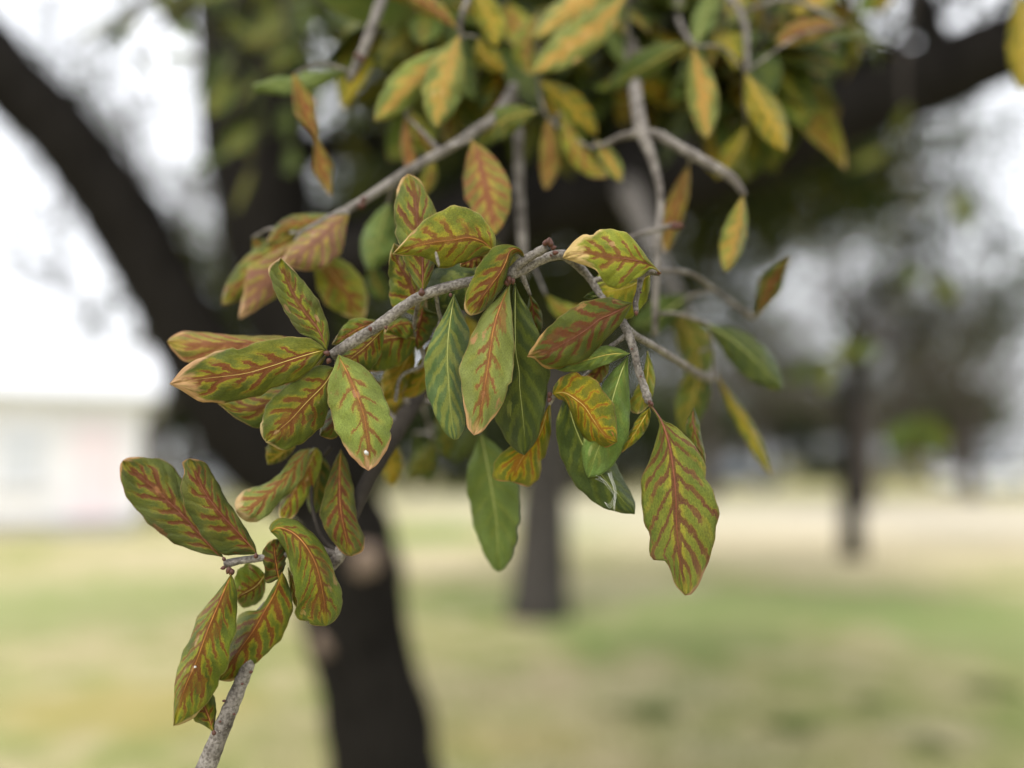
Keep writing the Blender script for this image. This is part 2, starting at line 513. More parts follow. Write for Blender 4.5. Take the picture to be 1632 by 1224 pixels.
# =================================================================== THE SETTING
def ground_material():
    m, n, l, b = nt('dry_lawn')
    b.inputs['Roughness'].default_value = 1
    b.inputs['Specular IOR Level'].default_value = .1
    g = n.new('ShaderNodeNewGeometry')
    def noise(s, d=5):
        k = n.new('ShaderNodeTexNoise'); k.inputs['Scale'].default_value = s; k.inputs['Detail'].default_value = d
        l.new(g.outputs['Position'], k.inputs['Vector']); return k
    big, med, fine = noise(.32, 3), noise(2.3, 6), noise(24)
    r1 = n.new('ShaderNodeValToRGB')
    e = r1.color_ramp.elements
    e[0].position = .44; e[0].color = (.235, .27, .085, 1)
    e[1].position = .58; e[1].color = (.47, .405, .235, 1)
    x = e.new(.5); x.color = (.37, .35, .155, 1)
    ad = n.new('ShaderNodeMath'); ad.operation = 'MULTIPLY_ADD'; ad.inputs[1].default_value = .55
    mu = n.new('ShaderNodeMath'); mu.operation = 'MULTIPLY'; mu.inputs[1].default_value = .5
    l.new(big.outputs['Fac'], mu.inputs[0]); l.new(med.outputs['Fac'], ad.inputs[0]); l.new(mu.outputs[0], ad.inputs[2])
    l.new(ad.outputs[0], r1.inputs['Fac'])
    r2 = n.new('ShaderNodeValToRGB')
    r2.color_ramp.elements[0].position = .3; r2.color_ramp.elements[0].color = (.6, .6, .6, 1)
    r2.color_ramp.elements[1].position = .7; r2.color_ramp.elements[1].color = (1.2, 1.2, 1.2, 1)
    l.new(fine.outputs['Fac'], r2.inputs['Fac'])
    mx = n.new('ShaderNodeMixRGB'); mx.blend_type = 'MULTIPLY'; mx.inputs['Fac'].default_value = .8
    l.new(r1.outputs['Color'], mx.inputs['Color1']); l.new(r2.outputs['Color'], mx.inputs['Color2'])
    # patches of lusher and of drier turf, each with a place of its own
    col = mx.outputs['Color']
    sep = n.new('ShaderNodeSeparateXYZ'); l.new(g.outputs['Position'], sep.inputs[0])
    def patch(col, cx, cy, rx, ry, c, amt):
        def lin(o, k, s_):
            q = n.new('ShaderNodeMath'); q.operation = 'MULTIPLY_ADD'
            q.inputs[1].default_value = 1 / s_; q.inputs[2].default_value = -k / s_
            l.new(o, q.inputs[0]); p = n.new('ShaderNodeMath'); p.operation = 'MULTIPLY'
            l.new(q.outputs[0], p.inputs[0]); l.new(q.outputs[0], p.inputs[1]); return p.outputs[0]
        s1 = n.new('ShaderNodeMath'); l.new(lin(sep.outputs[0], cx, rx), s1.inputs[0]); l.new(lin(sep.outputs[1], cy, ry), s1.inputs[1])
        s2 = n.new('ShaderNodeMath'); s2.operation = 'MULTIPLY_ADD'; s2.inputs[1].default_value = 1.6; s2.inputs[2].default_value = -.8
        l.new(med.outputs['Fac'], s2.inputs[0])
        s3 = n.new('ShaderNodeMath'); l.new(s1.outputs[0], s3.inputs[0]); l.new(s2.outputs[0], s3.inputs[1])
        mr = n.new('ShaderNodeMapRange'); mr.interpolation_type = 'SMOOTHSTEP'
        mr.inputs[1].default_value = 1.3; mr.inputs[2].default_value = .3; mr.inputs[3].default_value = 0; mr.inputs[4].default_value = amt
        l.new(s3.outputs[0], mr.inputs[0])
        k = n.new('ShaderNodeMixRGB'); k.inputs['Color2'].default_value = (*c, 1)
        l.new(mr.outputs[0], k.inputs['Fac']); l.new(col, k.inputs['Color1']); return k.outputs[0]
    GR, DRY, DK = (.20, .26, .085), (.47, .40, .26), (.10, .15, .04)
    P = ground_at
    for (x, y, rx, ry, c, amt) in ((980, 850, 1.9, 3.0, (.10, .19, .045), .9), (690, 850, 1.2, 2.6, (.13, .2, .05), .7),
                                   (1300, 960, 3.0, 1.3, GR, .8), (1560, 1000, 1.2, 1.6, GR, .8), (1050, 1010, 1.3, 1.0, GR, .7),
                                   (130, 960, 1.9, 2.2, GR, .6), (760, 960, .9, .9, GR, .7), (700, 890, 1.4, 1.6, DRY, .85),
                                   (1000, 930, 1.2, 1.0, DRY, .6), (1450, 860, 8, 5.0, DRY, .9), (1450, 815, 14, 9, (.48, .43, .33), .95), (900, 805, 9, 7, (.43, .40, .27), .85),
                                   (1000, 1090, .8, .6, DRY, .5), (200, 1130, .9, .6, (.36, .30, .11), .8), (230, 880, 1.4, 1.5, DRY, .7),
                                   (1490, 1170, .35, .25, DRY, .6), (1180, 1190, .4, .22, DRY, .55), (820, 1180, .5, .3, (.34, .29, .11), .6)):
        p = P(x, y)
        col = patch(col, p.x, p.y, rx, ry, c, amt)
    l.new(col, b.inputs['Base Color'])
    bp = n.new('ShaderNodeBump'); bp.inputs['Strength'].default_value = .6; bp.inputs['Distance'].default_value = .03
    l.new(fine.outputs['Fac'], bp.inputs['Height']); l.new(bp.outputs['Normal'], b.inputs['Normal'])
    return m


MAT['lawn'] = ground_material()


def make_ground():
    xs = np.concatenate([-np.geomspace(600, 12, 14), np.linspace(-10, 10, 41), np.geomspace(12, 600, 14)])
    ys = np.concatenate([np.linspace(-12, 0, 5), np.linspace(1, 22, 45), np.geomspace(24, 900, 18)])
    X, Y = np.meshgrid(xs, ys)
    Z = .02 * np.sin(X * .9 + 1) * np.cos(Y * .7) * np.clip(1 - np.hypot(X, Y) / 40, 0, 1)
    v = np.stack([X, Y, Z], -1).reshape(-1, 3)
    nx = len(xs)
    f = [(j * nx + i, j * nx + i + 1, (j + 1) * nx + i + 1, (j + 1) * nx + i) for j in range(len(ys) - 1) for i in range(nx - 1)]
    me = bpy.data.meshes.new('ground'); me.from_pydata(v.tolist(), [], f)
    return tag(link('ground', me, MAT['lawn']), kind='structure')


make_ground()


def make_grass():
    N = 46000
    d = 3.2 * (16 / 3.2) ** nrng.random(N)
    x = (nrng.random(N) - .5) * 1.45 * d
    y = d
    h = nrng.uniform(.02, .06, N); w = nrng.uniform(.0025, .006, N)
    a = nrng.random(N) * 6.283; lean = nrng.uniform(.1, .9, N); b = nrng.random(N) * 6.283
    base = np.stack([x, y, np.full(N, -.01)], -1)
    sd = np.stack([np.cos(a), np.sin(a), 0 * a], -1) * w[:, None]
    top = base + np.stack([np.cos(b) * lean * h, np.sin(b) * lean * h, h + .01], -1)
    v = np.stack([base - sd, base + sd, top], 1).reshape(-1, 3)
    me = bpy.data.meshes.new('grass')
    me.from_pydata(v.tolist(), [], np.arange(3 * N).reshape(-1, 3).tolist())
    m = simple('grass_blades', (.40, .34, .19), .8, col2=(.19, .24, .075), scale=1.4, spec=.1)
    return tag(link('grass', me, m, smooth=False), 'short patchy lawn grass, green mixed with dry straw', 'grass', kind='stuff')


make_grass()


# ------------------------------------------------------------------ trees
def leaf_cloud(centers, size, asp=.45, jitter=.3, seed=0, droop=.0):
    """one small bent diamond per centre"""
    r = np.random.default_rng(seed)
    C = np.asarray(centers)
    N = len(C)
    d = r.normal(size=(N, 3)); d[:, 2] -= droop; d /= np.linalg.norm(d, axis=1)[:, None]
    e = r.normal(size=(N, 3)); e -= d * (e * d).sum(1)[:, None]; e /= np.linalg.norm(e, axis=1)[:, None]
    nn = np.cross(d, e)
    L = size * r.uniform(.65, 1.35, N)[:, None]
    w = L * asp * .5
    p0 = C; p1 = C + d * L * .5 + e * w + nn * L * .08; p2 = C + d * L; p3 = C + d * L * .5 - e * w + nn * L * .08
    v = np.stack([p0, p1, p2, p3], 1).reshape(-1, 3)
    k = np.arange(N) * 4
    f = np.concatenate([np.stack([k, k + 1, k + 2], -1), np.stack([k, k + 2, k + 3], -1)])
    return v, f


def cloud_obj(name, C, size, mat, parent, seed=0, asp=.45, droop=0.):
    v, f = leaf_cloud(C, size, asp, seed=seed, droop=droop)
    me = bpy.data.meshes.new(name)
    me.from_pydata(v.tolist(), [], f.tolist())
    o = link(name, me, mat, parent, smooth=False)
    o['kind'] = 'stuff'
    return o


def leafage(name, c1, c2, c3, scale):
    m, n, l, b = nt(name)
    b.inputs['Roughness'].default_value = .7
    b.inputs['Specular IOR Level'].default_value = .08
    g = n.new('ShaderNodeNewGeometry')
    k = n.new('ShaderNodeTexWhiteNoise')
    l.new(g.outputs['Random Per Island'], k.inputs['Vector'])
    rp = n.new('ShaderNodeValToRGB'); e = rp.color_ramp.elements
    e[0].color = (*c1, 1); e[1].color = (*c3, 1); e[1].position = .95
    x = e.new(.6); x.color = (*c2, 1)
    l.new(k.outputs['Value'], rp.inputs['Fac']); l.new(rp.outputs['Color'], b.inputs['Base Color'])
    return m


MAT['foliage'] = leafage('oak_foliage', (.010, .019, .003), (.021, .034, .005), (.085, .08, .011), 1)
MAT['foliage_far'] = leafage('far_foliage', (.035, .05, .02), (.06, .075, .03), (.11, .10, .05), 1)
MAT['hedge'] = leafage('hedge_foliage', (.02, .032, .012), (.04, .055, .018), (.07, .08, .03), 1)


def grow(tubes, tips, p, d, L, r, lev, rnd, up=.15, kids=(4, 4, 3), spread=.85):
    """recursive limb: list of tubes per level and tip points"""
    n = 5
    pts, rad = [p.copy()], [r]
    q = p.copy(); dd = d.normalized()
    for i in range(n):
        dd = (dd + Vector((rnd.gauss(0, .16), rnd.gauss(0, .16), rnd.gauss(0, .12) + up * .3))).normalized()
        q = q + dd * (L / n)
        pts.append(q.copy()); rad.append(r * (1 - .75 * (i + 1) / n))
    tubes.append((lev, pts, rad))
    if lev >= len(kids):
        tips.extend(pts[2:])
        return
    for k in range(kids[lev]):
        i = rnd.randint(2, n)
        ax = Vector((rnd.gauss(0, 1), rnd.gauss(0, 1), rnd.gauss(0, .6)))
        nd = (dd * .7 + ax.normalized() * spread).normalized()
        grow(tubes, tips, pts[i], nd, L * rnd.uniform(.5, .75), rad[i] * .75 + r * .05, lev + 1, rnd, up, kids, spread)


def make_tree(name, base, label, group, trunk_pts, trunk_rad, limbs, leaf_n, leaf_size, seed, bark, foliage, kids=(4, 4, 3), cloud=.35, cat='tree', up=.12, spread=.85, zmin=None, share=1.):
    """limbs: list of (start point, direction, length, radius)"""
    rnd = random.Random(seed)
    root = empty(name, base, label, cat, group)
    mb = MB(); C = crom([tuple(p) for p in trunk_pts], 14)
    rr = np.interp(np.linspace(0, 1, 14), np.linspace(0, 1, len(trunk_rad)), trunk_rad)
    rr = rr * (1 + .05 * np.sin(np.arange(14) * 2.1 + seed))
    mb.tube([Vector(c) for c in C], list(rr), 16)
    mb.build('trunk', bark, root)
    tips = []
    for (p, d, L, r) in limbs:
        tubes = []
        grow(tubes, tips, Vector(p), Vector(d), L, r, 0, rnd, up, kids, spread)
        m2 = MB()
        for lev, pts, rad in tubes:
            m2.tube(pts, rad, (8, 6, 5, 4, 3)[min(lev, 4)], cap=False)
        m2.build('limb', bark, root)
    T = np.array([tuple(t) for t in tips])
    if leaf_n:
        r = np.random.default_rng(seed)
        T = T[r.random(len(T)) < share]
        C = T[r.integers(0, len(T), leaf_n)] + r.normal(scale=cloud, size=(leaf_n, 3)) * np.array([1, 1, .75])
        if zmin is not None:
            C = C[C[:, 2] > zmin]
        cloud_obj('crown', C, leaf_size, foliage, root, seed)
    return root, tips


def copy_tree(o, loc, rz, s, label=None):
    c = o.copy(); COL.objects.link(c)
    c.location = loc; c.rotation_euler = (0, 0, rz); c.scale = (s, s, s)
    if label: c['label'] = label
    for ch in list(o.children):
        k = ch.copy(); COL.objects.link(k); k.parent = c
        k.matrix_parent_inverse = Matrix.Translation(-o.location)
    return c


# ---- the near oak whose branches hang in front of the lens
DT = 2.5
def main_oak():
    base = at(628, 1224, DT); base.z = -.05
    base.x = at(640, 1224, DT).x
    root = empty('oak_tree', (base.x, base.y, 0), 'dark leaning oak trunk forking low, close behind the hanging leaves', 'tree')
    px = lambda w, d=DT: w / F_PX * d
    def bark_tube(name, P, W, n=22, seg=26, dd=DT):
        C = crom([(x, y, d) for x, y, d in P], n)
        r = np.interp(np.linspace(0, 1, n), np.linspace(0, 1, len(W)), W)
        mb = MB()
        rn = np.random.default_rng(len(P) + int(P[0][0]))
        mb.tube([at(*c) for c in C], [px(q, c[2]) / 2 for q, c in zip(r, C)], seg)
        for i, v in enumerate(mb.v):
            k = rn.normal() * .006 + .012 * math.sin(v.z * 9 + v.x * 7) * math.cos(v.z * 4 - v.x * 5 + i % 26 * .48)
            mb.v[i] = v + Vector((k, k * .5, 0))
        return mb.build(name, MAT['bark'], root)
    tp = [(640, 1600, DT), (622, 1290, DT), (600, 1150, DT), (572, 1000, DT), (545, 850, DT), (520, 720, DT + .02)]
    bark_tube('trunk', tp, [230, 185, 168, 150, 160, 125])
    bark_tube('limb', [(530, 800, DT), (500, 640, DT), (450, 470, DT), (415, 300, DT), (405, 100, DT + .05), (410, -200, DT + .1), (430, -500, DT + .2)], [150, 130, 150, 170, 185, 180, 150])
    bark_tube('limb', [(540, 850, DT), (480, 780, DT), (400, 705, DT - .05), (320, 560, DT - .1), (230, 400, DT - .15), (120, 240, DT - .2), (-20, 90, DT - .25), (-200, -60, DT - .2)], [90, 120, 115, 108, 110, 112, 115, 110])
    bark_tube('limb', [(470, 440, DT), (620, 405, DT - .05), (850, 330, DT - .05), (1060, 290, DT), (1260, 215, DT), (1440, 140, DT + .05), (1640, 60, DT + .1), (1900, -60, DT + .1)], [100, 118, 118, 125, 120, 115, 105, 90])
    # pale scars of old cut twigs
    for x, y, r in ((522, 1022, 20), (578, 892, 24)):
        c = at(x, y, DT - px(150) / 2 + .02)
        mb = MB()
        nrm = (CAM - c).normalized()
        t = nrm.orthogonal().normalized(); u = nrm.cross(t)
        pr = px(r)
        v = [c + nrm * .02]; fs = []
        for k in range(14):
            a = k / 14 * 6.2832
            v.append(c + (t * math.cos(a) + u * math.sin(a)) * pr * (1 + .1 * math.sin(3 * a)) + nrm * .012)
        for k in range(14):
            a = k / 14 * 6.2832
            v.append(c + (t * math.cos(a) + u * math.sin(a)) * pr * 1.25 - nrm * .03)
        for k in range(14):
            k2 = (k + 1) % 14
            fs += [(0, 1 + k, 1 + k2), (1 + k, 15 + k, 15 + k2, 1 + k2)]
        mb.add(v, fs)
        mb.build('branch_scar', MAT['heart'], root)
    # thin boughs carrying the canopy over and behind the trunk
    rnd = random.Random(4)
    tips = []
    starts = [(at(410, -120, DT), (.2, .3, .9), 2.0, .07), (at(415, 60, DT), (-.5, .6, .5), 1.7, .06), (at(700, 380, DT), (.1, .7, .5), 1.6, .05),
              (at(1000, 300, DT), (.2, .2, .8), 1.5, .05), (at(1250, 220, DT), (.3, .5, .6), 1.6, .05), (at(420, 250, DT), (.5, .7, .5), 1.6, .06),
              (at(-20, 90, DT - .25), (-.2, .3, .8), 1.3, .05), (at(1500, 110, DT), (.2, .1, .8), 1.3, .05), (at(430, -300, DT), (.6, -.1, .6), 1.6, .06),
              (at(860, 330, DT), (.1, -.2, .9), 1.0, .04), (at(410, 0, DT), (.9, .3, .4), 1.5, .05),
              (at(600, 400, DT), (.3, .8, .25), 1.7, .05), (at(760, 360, DT), (.2, .8, .35), 1.7, .05), (at(930, 320, DT), (.0, .9, .3), 1.7, .05), (at(1130, 270, DT), (.0, .8, .3), 1.5, .05), (at(430, 330, DT), (.6, .7, .3), 1.8, .05)]
    for p, d, L, r in starts:
        tubes = []
        grow(tubes, tips, Vector(p), Vector(d), L, r, 0, rnd, .12, (4, 4, 3), .9)
        m2 = MB()
        for lev, pts, rad in tubes: m2.tube(pts, rad, (8, 6, 5, 4)[min(lev, 3)], cap=False)
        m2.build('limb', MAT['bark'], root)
    T = np.array([tuple(t) for t in tips])
    r = np.random.default_rng(9)
    N = 46000
    C = T[r.integers(0, len(T), N)] + r.normal(scale=.13, size=(N, 3))
    keep = (C[:, 1] > 1.35) & (C[:, 2] > 2.0)
    # the crown starts above the sight line to the pale sky at the lower left and right
    f = C - np.array(CAM)
    dep = f[:, 1] * CP + f[:, 2] * SP
    yy = H_PX / 2 - (f[:, 2] * CP - f[:, 1] * SP) / dep * F_PX
    keep &= C[:, 2] > 2.05
    C = C[keep]
    cloud_obj('crown', C, .07, MAT['foliage'], root, 3)
    return root


main_oak()

# ---- second oak, 7-8 m away in the lawn
p2 = ground_at(858, 985)
h2 = lambda x, y: at(x, y, p2.y * 1.02)
make_tree('oak_tree', (p2.x, p2.y, 0), 'grey trunked oak standing alone mid lawn, right of the dark leaning trunk', None,
          [(p2.x, p2.y, -.1), (p2.x + .03, p2.y, .5), (p2.x + .06, p2.y, 1.3), (p2.x + .16, p2.y, 2.1), (p2.x + .2, p2.y, 2.9)], [.33, .225, .215, .235, .2],
          [((p2.x + .15, p2.y, 2.1), (-.8, .1, .55), 2.6, .11), ((p2.x + .15, p2.y, 2.2), (.8, -.1, .6), 2.6, .11), ((p2.x + .2, p2.y, 2.6), (.1, .5, .9), 2.4, .11),
           ((p2.x + .2, p2.y, 2.6), (-.2, -.5, .9), 2.2, .1), ((p2.x + .2, p2.y, 2.8), (.3, .1, 1), 2.4, .12), ((p2.x + .15, p2.y, 2.3), (-.5, .5, .5), 2.4, .1)],
          44000, .13, 21, MAT['bark_grey'], MAT['foliage'], cloud=.19, zmin=2.35, share=.45)
# ---- third, slimmer oak, 12-13 m away
p3 = ground_at(1358, 890)
make_tree('oak_tree', (p3.x, p3.y, 0), 'slim dark trunked oak with thin see-through crown at the lawn edge', None,
          [(p3.x, p3.y, -.1), (p3.x + .02, p3.y, .6), (p3.x, p3.y, 1.5), (p3.x + .08, p3.y, 2.6), (p3.x + .1, p3.y, 3.6)], [.2, .15, .14, .13, .1],
          [((p3.x + .05, p3.y, 2.4), (-.8, .1, .7), 2.6, .07), ((p3.x + .05, p3.y, 2.5), (.8, .2, .7), 2.8, .07), ((p3.x + .1, p3.y, 3.2), (.2, .4, .9), 2.6, .08),
           ((p3.x + .1, p3.y, 3.4), (-.3, -.4, .9), 2.6, .08), ((p3.x + .1, p3.y, 3.5), (.5, -.3, .8), 2.6, .07)],
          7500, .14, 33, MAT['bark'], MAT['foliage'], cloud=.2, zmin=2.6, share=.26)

# ---- the far row
MAT['bark_far'] = simple('far_bark', (.085, .073, .063), .95, .5, 3, spec=.05)
bare, _ = make_tree('bare_tree', (21, 50, 0), 'leafless grey tree in the far row behind the pale car', None,
                    [(21, 50, -.1), (21.1, 50, 1.2), (21, 50, 2.6), (21.1, 50.1, 4)], [.32, .24, .2, .16],
                    [((21.05, 50, z), (a, b, c), L, .12) for z, a, b, c, L in ((2.0, -.8, .2, .6, 3.8), (2.2, .8, .1, .6, 3.8), (2.8, .2, -.6, .8, 3.6), (3.2, -.4, .5, .9, 3.6), (3.6, .5, .3, 1, 3.6), (3.9, -.1, -.2, 1, 3.8), (1.6, .4, -.7, .4, 3.0))],
                    2600, .16, 41, MAT['bark_far'], MAT['foliage_far'], kids=(6, 5, 5), cloud=.5)
for i, (x, y, rz, s, lb) in enumerate(((26, 52, 1.1, 1.2, 'leafless grey tree at the far right end of the row'), (16, 54, 2.3, 1.25, 'leafless grey tree between the two far parked cars'),
                                       (31, 58, 4, 1.5, 'tall leafless grey tree behind the far right end of the row'), (-15, 40, 3, 1.1, 'leafless grey tree rising beyond the white house'),
                                       (11.5, 27, 5.2, 1.15, 'tall leafless tree right of the slim oak, short of the parked cars'), (7.4, 31, .6, 1.2, 'tall leafless tree between the slim oak and the dark parked car'),
                                       (-9.5, 33, 1.9, 1.15, 'tall leafless tree behind the silver parked car'), (18.5, 33, 3.6, 1.2, 'tall leafless tree just short of the white parked car'),
                                       (2.5, 36, 2.7, 1.1, 'tall leafless tree behind the lone mid-lawn oak'), (-14, 31, .9, 2.1, 'very tall leafless tree towering behind the white house'), (21, 66, .3, 1.6, 'very tall leafless tree deep behind the white parked car'), (12, 66, 4.4, 1.5, 'very tall leafless tree deep behind the dark parked car'))):
    copy_tree(bare, (x, y, 0), rz, s, lb)
ever, _ = make_tree('evergreen_tree', (2.2, 42, 0), 'dark low evergreen behind the lone mid-lawn oak', None,
                    [(2.2, 42, -.1), (2.2, 42, .8), (2.3, 42, 1.6), (2.3, 42, 2.4)], [.3, .24, .2, .15],
                    [((2.2, 42, .7), (-.9, .1, .25), 2.6, .12), ((2.2, 42, .7), (.9, .1, .25), 2.6, .12), ((2.2, 42, .9), (.1, -.9, .35), 2.2, .12), ((2.3, 42, 1.6), (-.4, -.3, .7), 2.0, .1),
                     ((2.3, 42, 1.6), (.5, .2, .7), 2.0, .1), ((2.3, 42, 2.2), (0, .1, 1), 1.6, .1)],
                    13000, .24, 51, MAT['bark_far'], MAT['hedge'], kids=(4, 4, 2), cloud=.5, zmin=.05)
for x, y, rz, s, lb in ((-4.6, 41, 1, 1.0, 'dark bushy evergreen straight behind the leaning oak trunk'), (-1.3, 43, 5, 1.15, 'dark bushy evergreen between the two nearest oak trunks'), (5.6, 42, 3.8, 1.1, 'dark bushy evergreen right of the lone mid-lawn oak'),
                        (9.3, 51, 2.2, 1.3, 'dark evergreen beside the far dark car'), (-11.5, 46, 4, 1.2, 'dark evergreen beside the corner of the white house'), (-8, 50, 2, 1.3, 'dark evergreen behind the silver parked car'), (-15.8, 39, 1.2, 1.25, 'dark evergreen rising right beside the white house wall'),
                        (22, 60, 5, 1.4, 'dark evergreen deep behind the leafless far trees'), (33, 62, .5, 1.5, 'broad evergreen beyond the white parked car'), (14, 60, 3.1, 1.3, 'dark evergreen behind the gap between far cars')):
    copy_tree(ever, (x, y, 0), rz, s, lb)


def woodland():
    N = 26000
    r = np.random.default_rng(77)
    x = r.uniform(-62, 62, N); top = 5.2 + 1.6 * np.sin(x * .35) + 1.2 * np.sin(x * .9 + 1) + .05 * np.clip(x, 0, 60)
    z = top * r.random(N) ** .8; y = 64 + r.uniform(0, 7, N)
    v, f = leaf_cloud(np.stack([x, y, z], -1), .5, .5, seed=7)
    me = bpy.data.meshes.new('woodland'); me.from_pydata(v.tolist(), [], f.tolist())
    tag(link('woodland', me, leafage('winter_brush', (.05, .045, .038), (.10, .088, .072), (.09, .095, .05), 1), smooth=False), 'far grey brown winter thicket closing the view behind the cars', 'woodland', kind='stuff')


woodland()

# ------------------------------------------------------------------ white house at the left
MAT['white'] = simple('white_siding', (.80, .79, .80), .6, .05, 2)
MAT['roof'] = simple('pale_metal_roof', (.68, .69, .71), .5, .08, 3)
MAT['glass'] = simple('dark_glass', (.10, .12, .14), .1, .2, 3, spec=.7)
MAT['pane'] = simple('sky_pale_pane', (.55, .57, .60), .2, .1, 3, spec=.6)  # reflected sky and washed-out brightness are put into the pane colour
MAT['trim'] = simple('white_trim', (.72, .72, .74), .5, .05, 5)
MAT['pinkdoor'] = simple('pink_door', (.76, .66, .68), .5, .08, 5)
MAT['conc'] = simple('concrete', (.35, .34, .32), .9, .2, 6)


def house():
    x1 = -8.3; x0 = -20.0; y0 = 18.3; y1 = 26.0; H = 3.0
    root = empty('white_house', (x1, y0, 0), 'white single storey house with pale roof left of the oaks', 'house')
    m = MB(); m.box(x0, x1, y0, y1, .25, H); m.build('wall', MAT['white'], root, False)
    # lapped siding boards, each its own
    k = 0
    bm_ = MB(); bm_.box(x0, x1 + .015, y0 - .03, y0 - .002, 0, .17)
    me = bm_.mesh('siding_board')
    z = .28
    while z < H - .2:
        o = link('siding_board', me, MAT['white'], root, False); o.location.z = z
        z += .19
    m = MB(); m.box(x0 - .05, x1 + .05, y0 - .05, y1 + .05, -.1, .25); m.build('foundation', MAT['conc'], root, False)
    m = MB(); ym = (y0 + y1) / 2
    v = [(x0 - .4, y0 - .5, H), (x1 + .4, y0 - .5, H), (x1 + .4, ym, H + 1.5), (x0 - .4, ym, H + 1.5), (x0 - .4, y1 + .5, H), (x1 + .4, y1 + .5, H)]
    v2 = [(a, b, c - .12) for a, b, c in v]
    m.add([Vector(q) for q in v + v2], [(0, 1, 2, 3), (3, 2, 5, 4), (6, 9, 8, 7), (9, 10, 11, 8), (0, 6, 7, 1), (4, 5, 11, 10), (0, 3, 9, 6), (3, 4, 10, 9), (1, 7, 8, 2), (2, 8, 11, 5)])
    m.build('roof', MAT['roof'], root, False)
    m = MB(); m.add([Vector(q) for q in ((x1 - .01, y0, H), (x1 - .01, y1, H), (x1 - .01, ym, H + 1.4))], [(0, 1, 2)]); m.build('gable', MAT['white'], root, False)
    for wx in (-10.6, -15.6, -18.2):
        w = MB(); w.box(wx - .45, wx + .45, y0 - .07, y0 - .035, 1.0, 2.2); wo_ = w.build('window', MAT['trim'], root, False)
        for dx in (-.21, .21):
            for z0, z1 in ((1.06, 1.57), (1.63, 2.14)):
                g = MB(); g.box(wx + dx - .18, wx + dx + .18, y0 - .078, y0 - .072, z0, z1); g.build('pane', MAT['pane'], wo_, False)
        s = MB(); s.box(wx - .55, wx + .55, y0 - .15, y0 - .04, .93, .995); s.build('sill', MAT['trim'], wo_, False)
    d = MB(); d.box(-9.65, -8.75, y0 - .07, y0 - .035, .27, 2.3); do = d.build('door', MAT['pinkdoor'], root, False)
    h = MB(); h.box(-8.9, -8.85, y0 - .13, y0 - .072, 1.2, 1.25); h.build('handle', MAT['glass'], do, False)
    s = MB(); s.box(-9.9, -8.5, y0 - .9, y0 - .06, -.05, .14); s.build('step', MAT['conc'], root, False)
    root.rotation_euler.z = .42        # the side wall runs away along the view


house()


# ------------------------------------------------------------------ far parked cars
MAT['tyre'] = simple('tyre_rubber', (.02, .02, .02), .9, .2, 9)
MAT['rim'] = simple('wheel_rim', (.5, .5, .52), .35, .1, 9, metal=.8)
MAT['lamp'] = simple('headlight_glass', (.75, .76, .78), .15, .05, 9, spec=.7)
MAT['tail'] = simple('tail_lamp', (.35, .02, .02), .2, .1, 9)


def car(label, loc, rz, paint):
    root = empty('parked_car', loc, label, 'car', 'cars parked beyond the lawn')
    root.rotation_euler = (0, 0, rz)
    M4 = Matrix.Translation(loc) @ Matrix.Rotation(rz, 4, 'Z')
    prof = [(-2.2, .35), (-2.25, .62), (-2.15, .86), (-1.35, .95), (-.55, 1.42), (.75, 1.47), (1.55, 1.0), (2.15, .92), (2.25, .6), (2.2, .35)]
    m = MB(); vs_ = []
    for y, ins in ((-.86, .0), (.86, .0)):
        for x, z in prof:
            t = max(0, (z - .95) / .5) * .17
            vs_.append(M4 @ Vector((x, y - math.copysign(t, y), z)))
    nP = len(prof)
    f = [tuple(range(nP)), tuple(range(2 * nP - 1, nP - 1, -1))] + [(i, nP + i, nP + (i + 1) % nP, (i + 1) % nP) for i in range(nP)]
    m.add(vs_, f); body = m.build('body', paint, root, False)
    for sy in (-1, 1):
        for a in ([(-1.15, .98), (-.5, 1.36), (.05, 1.39), (.05, .98)], [(.12, .98), (.12, 1.39), (.7, 1.41), (1.35, 1.0)]):
            w = MB()
            ps = [M4 @ Vector((x, sy * (.868 - max(0, (z - .95) / .5) * .17), z)) for x, z in a]
            pi = [M4 @ Vector((x, sy * (.84 - max(0, (z - .95) / .5) * .17), z)) for x, z in a]
            w.add(ps + pi, [(0, 1, 2, 3), (4, 7, 6, 5)] + [(i, (i + 1) % 4, 4 + (i + 1) % 4, 4 + i) for i in range(4)])
            w.build('window', MAT['glass'], root, False)
    for (xa, za), (xb, zb), nm in (((-1.3, .99), (-.6, 1.405), 'windscreen'), ((1.5, 1.04), (.82, 1.45), 'rear_window')):
        w = MB(); off = Vector((-.012 if xa < 0 else .012, 0, .012))
        ps = [M4 @ (Vector((x, y, z)) + off) for x, y, z in ((xa, -.74, za), (xa, .74, za), (xb, .62, zb), (xb, -.62, zb))]
        pi = [M4 @ Vector((x, y, z)) for x, y, z in ((xa, -.74, za), (xa, .74, za), (xb, .62, zb), (xb, -.62, zb))]
        w.add(ps + pi, [(0, 1, 2, 3), (4, 7, 6, 5)] + [(i, (i + 1) % 4, 4 + (i + 1) % 4, 4 + i) for i in range(4)])
        w.build(nm, MAT['glass'], root, False)
    for x in (-1.4, 1.35):
        for sy in (-1, 1):
            w = MB(); w.tube([M4 @ Vector((x, sy * .70, .33)), M4 @ Vector((x, sy * .89, .33))], [.33, .33], 18); wh = w.build('wheel', MAT['tyre'], root, False)
            w = MB(); w.tube([M4 @ Vector((x, sy * .885, .33)), M4 @ Vector((x, sy * .90, .33))], [.2, .19], 14); w.build('rim', MAT['rim'], wh, False)
    for x, mt, nm in ((-2.235, 'lamp', 'headlight'), (2.225, 'tail', 'tail_light')):
        for sy in (-1, 1):
            w = MB(); w.box(x - .03, x + .03, sy * .62 - .18, sy * .62 + .18, .62, .76, M4); w.build(nm, MAT[mt], root, False)
    return root


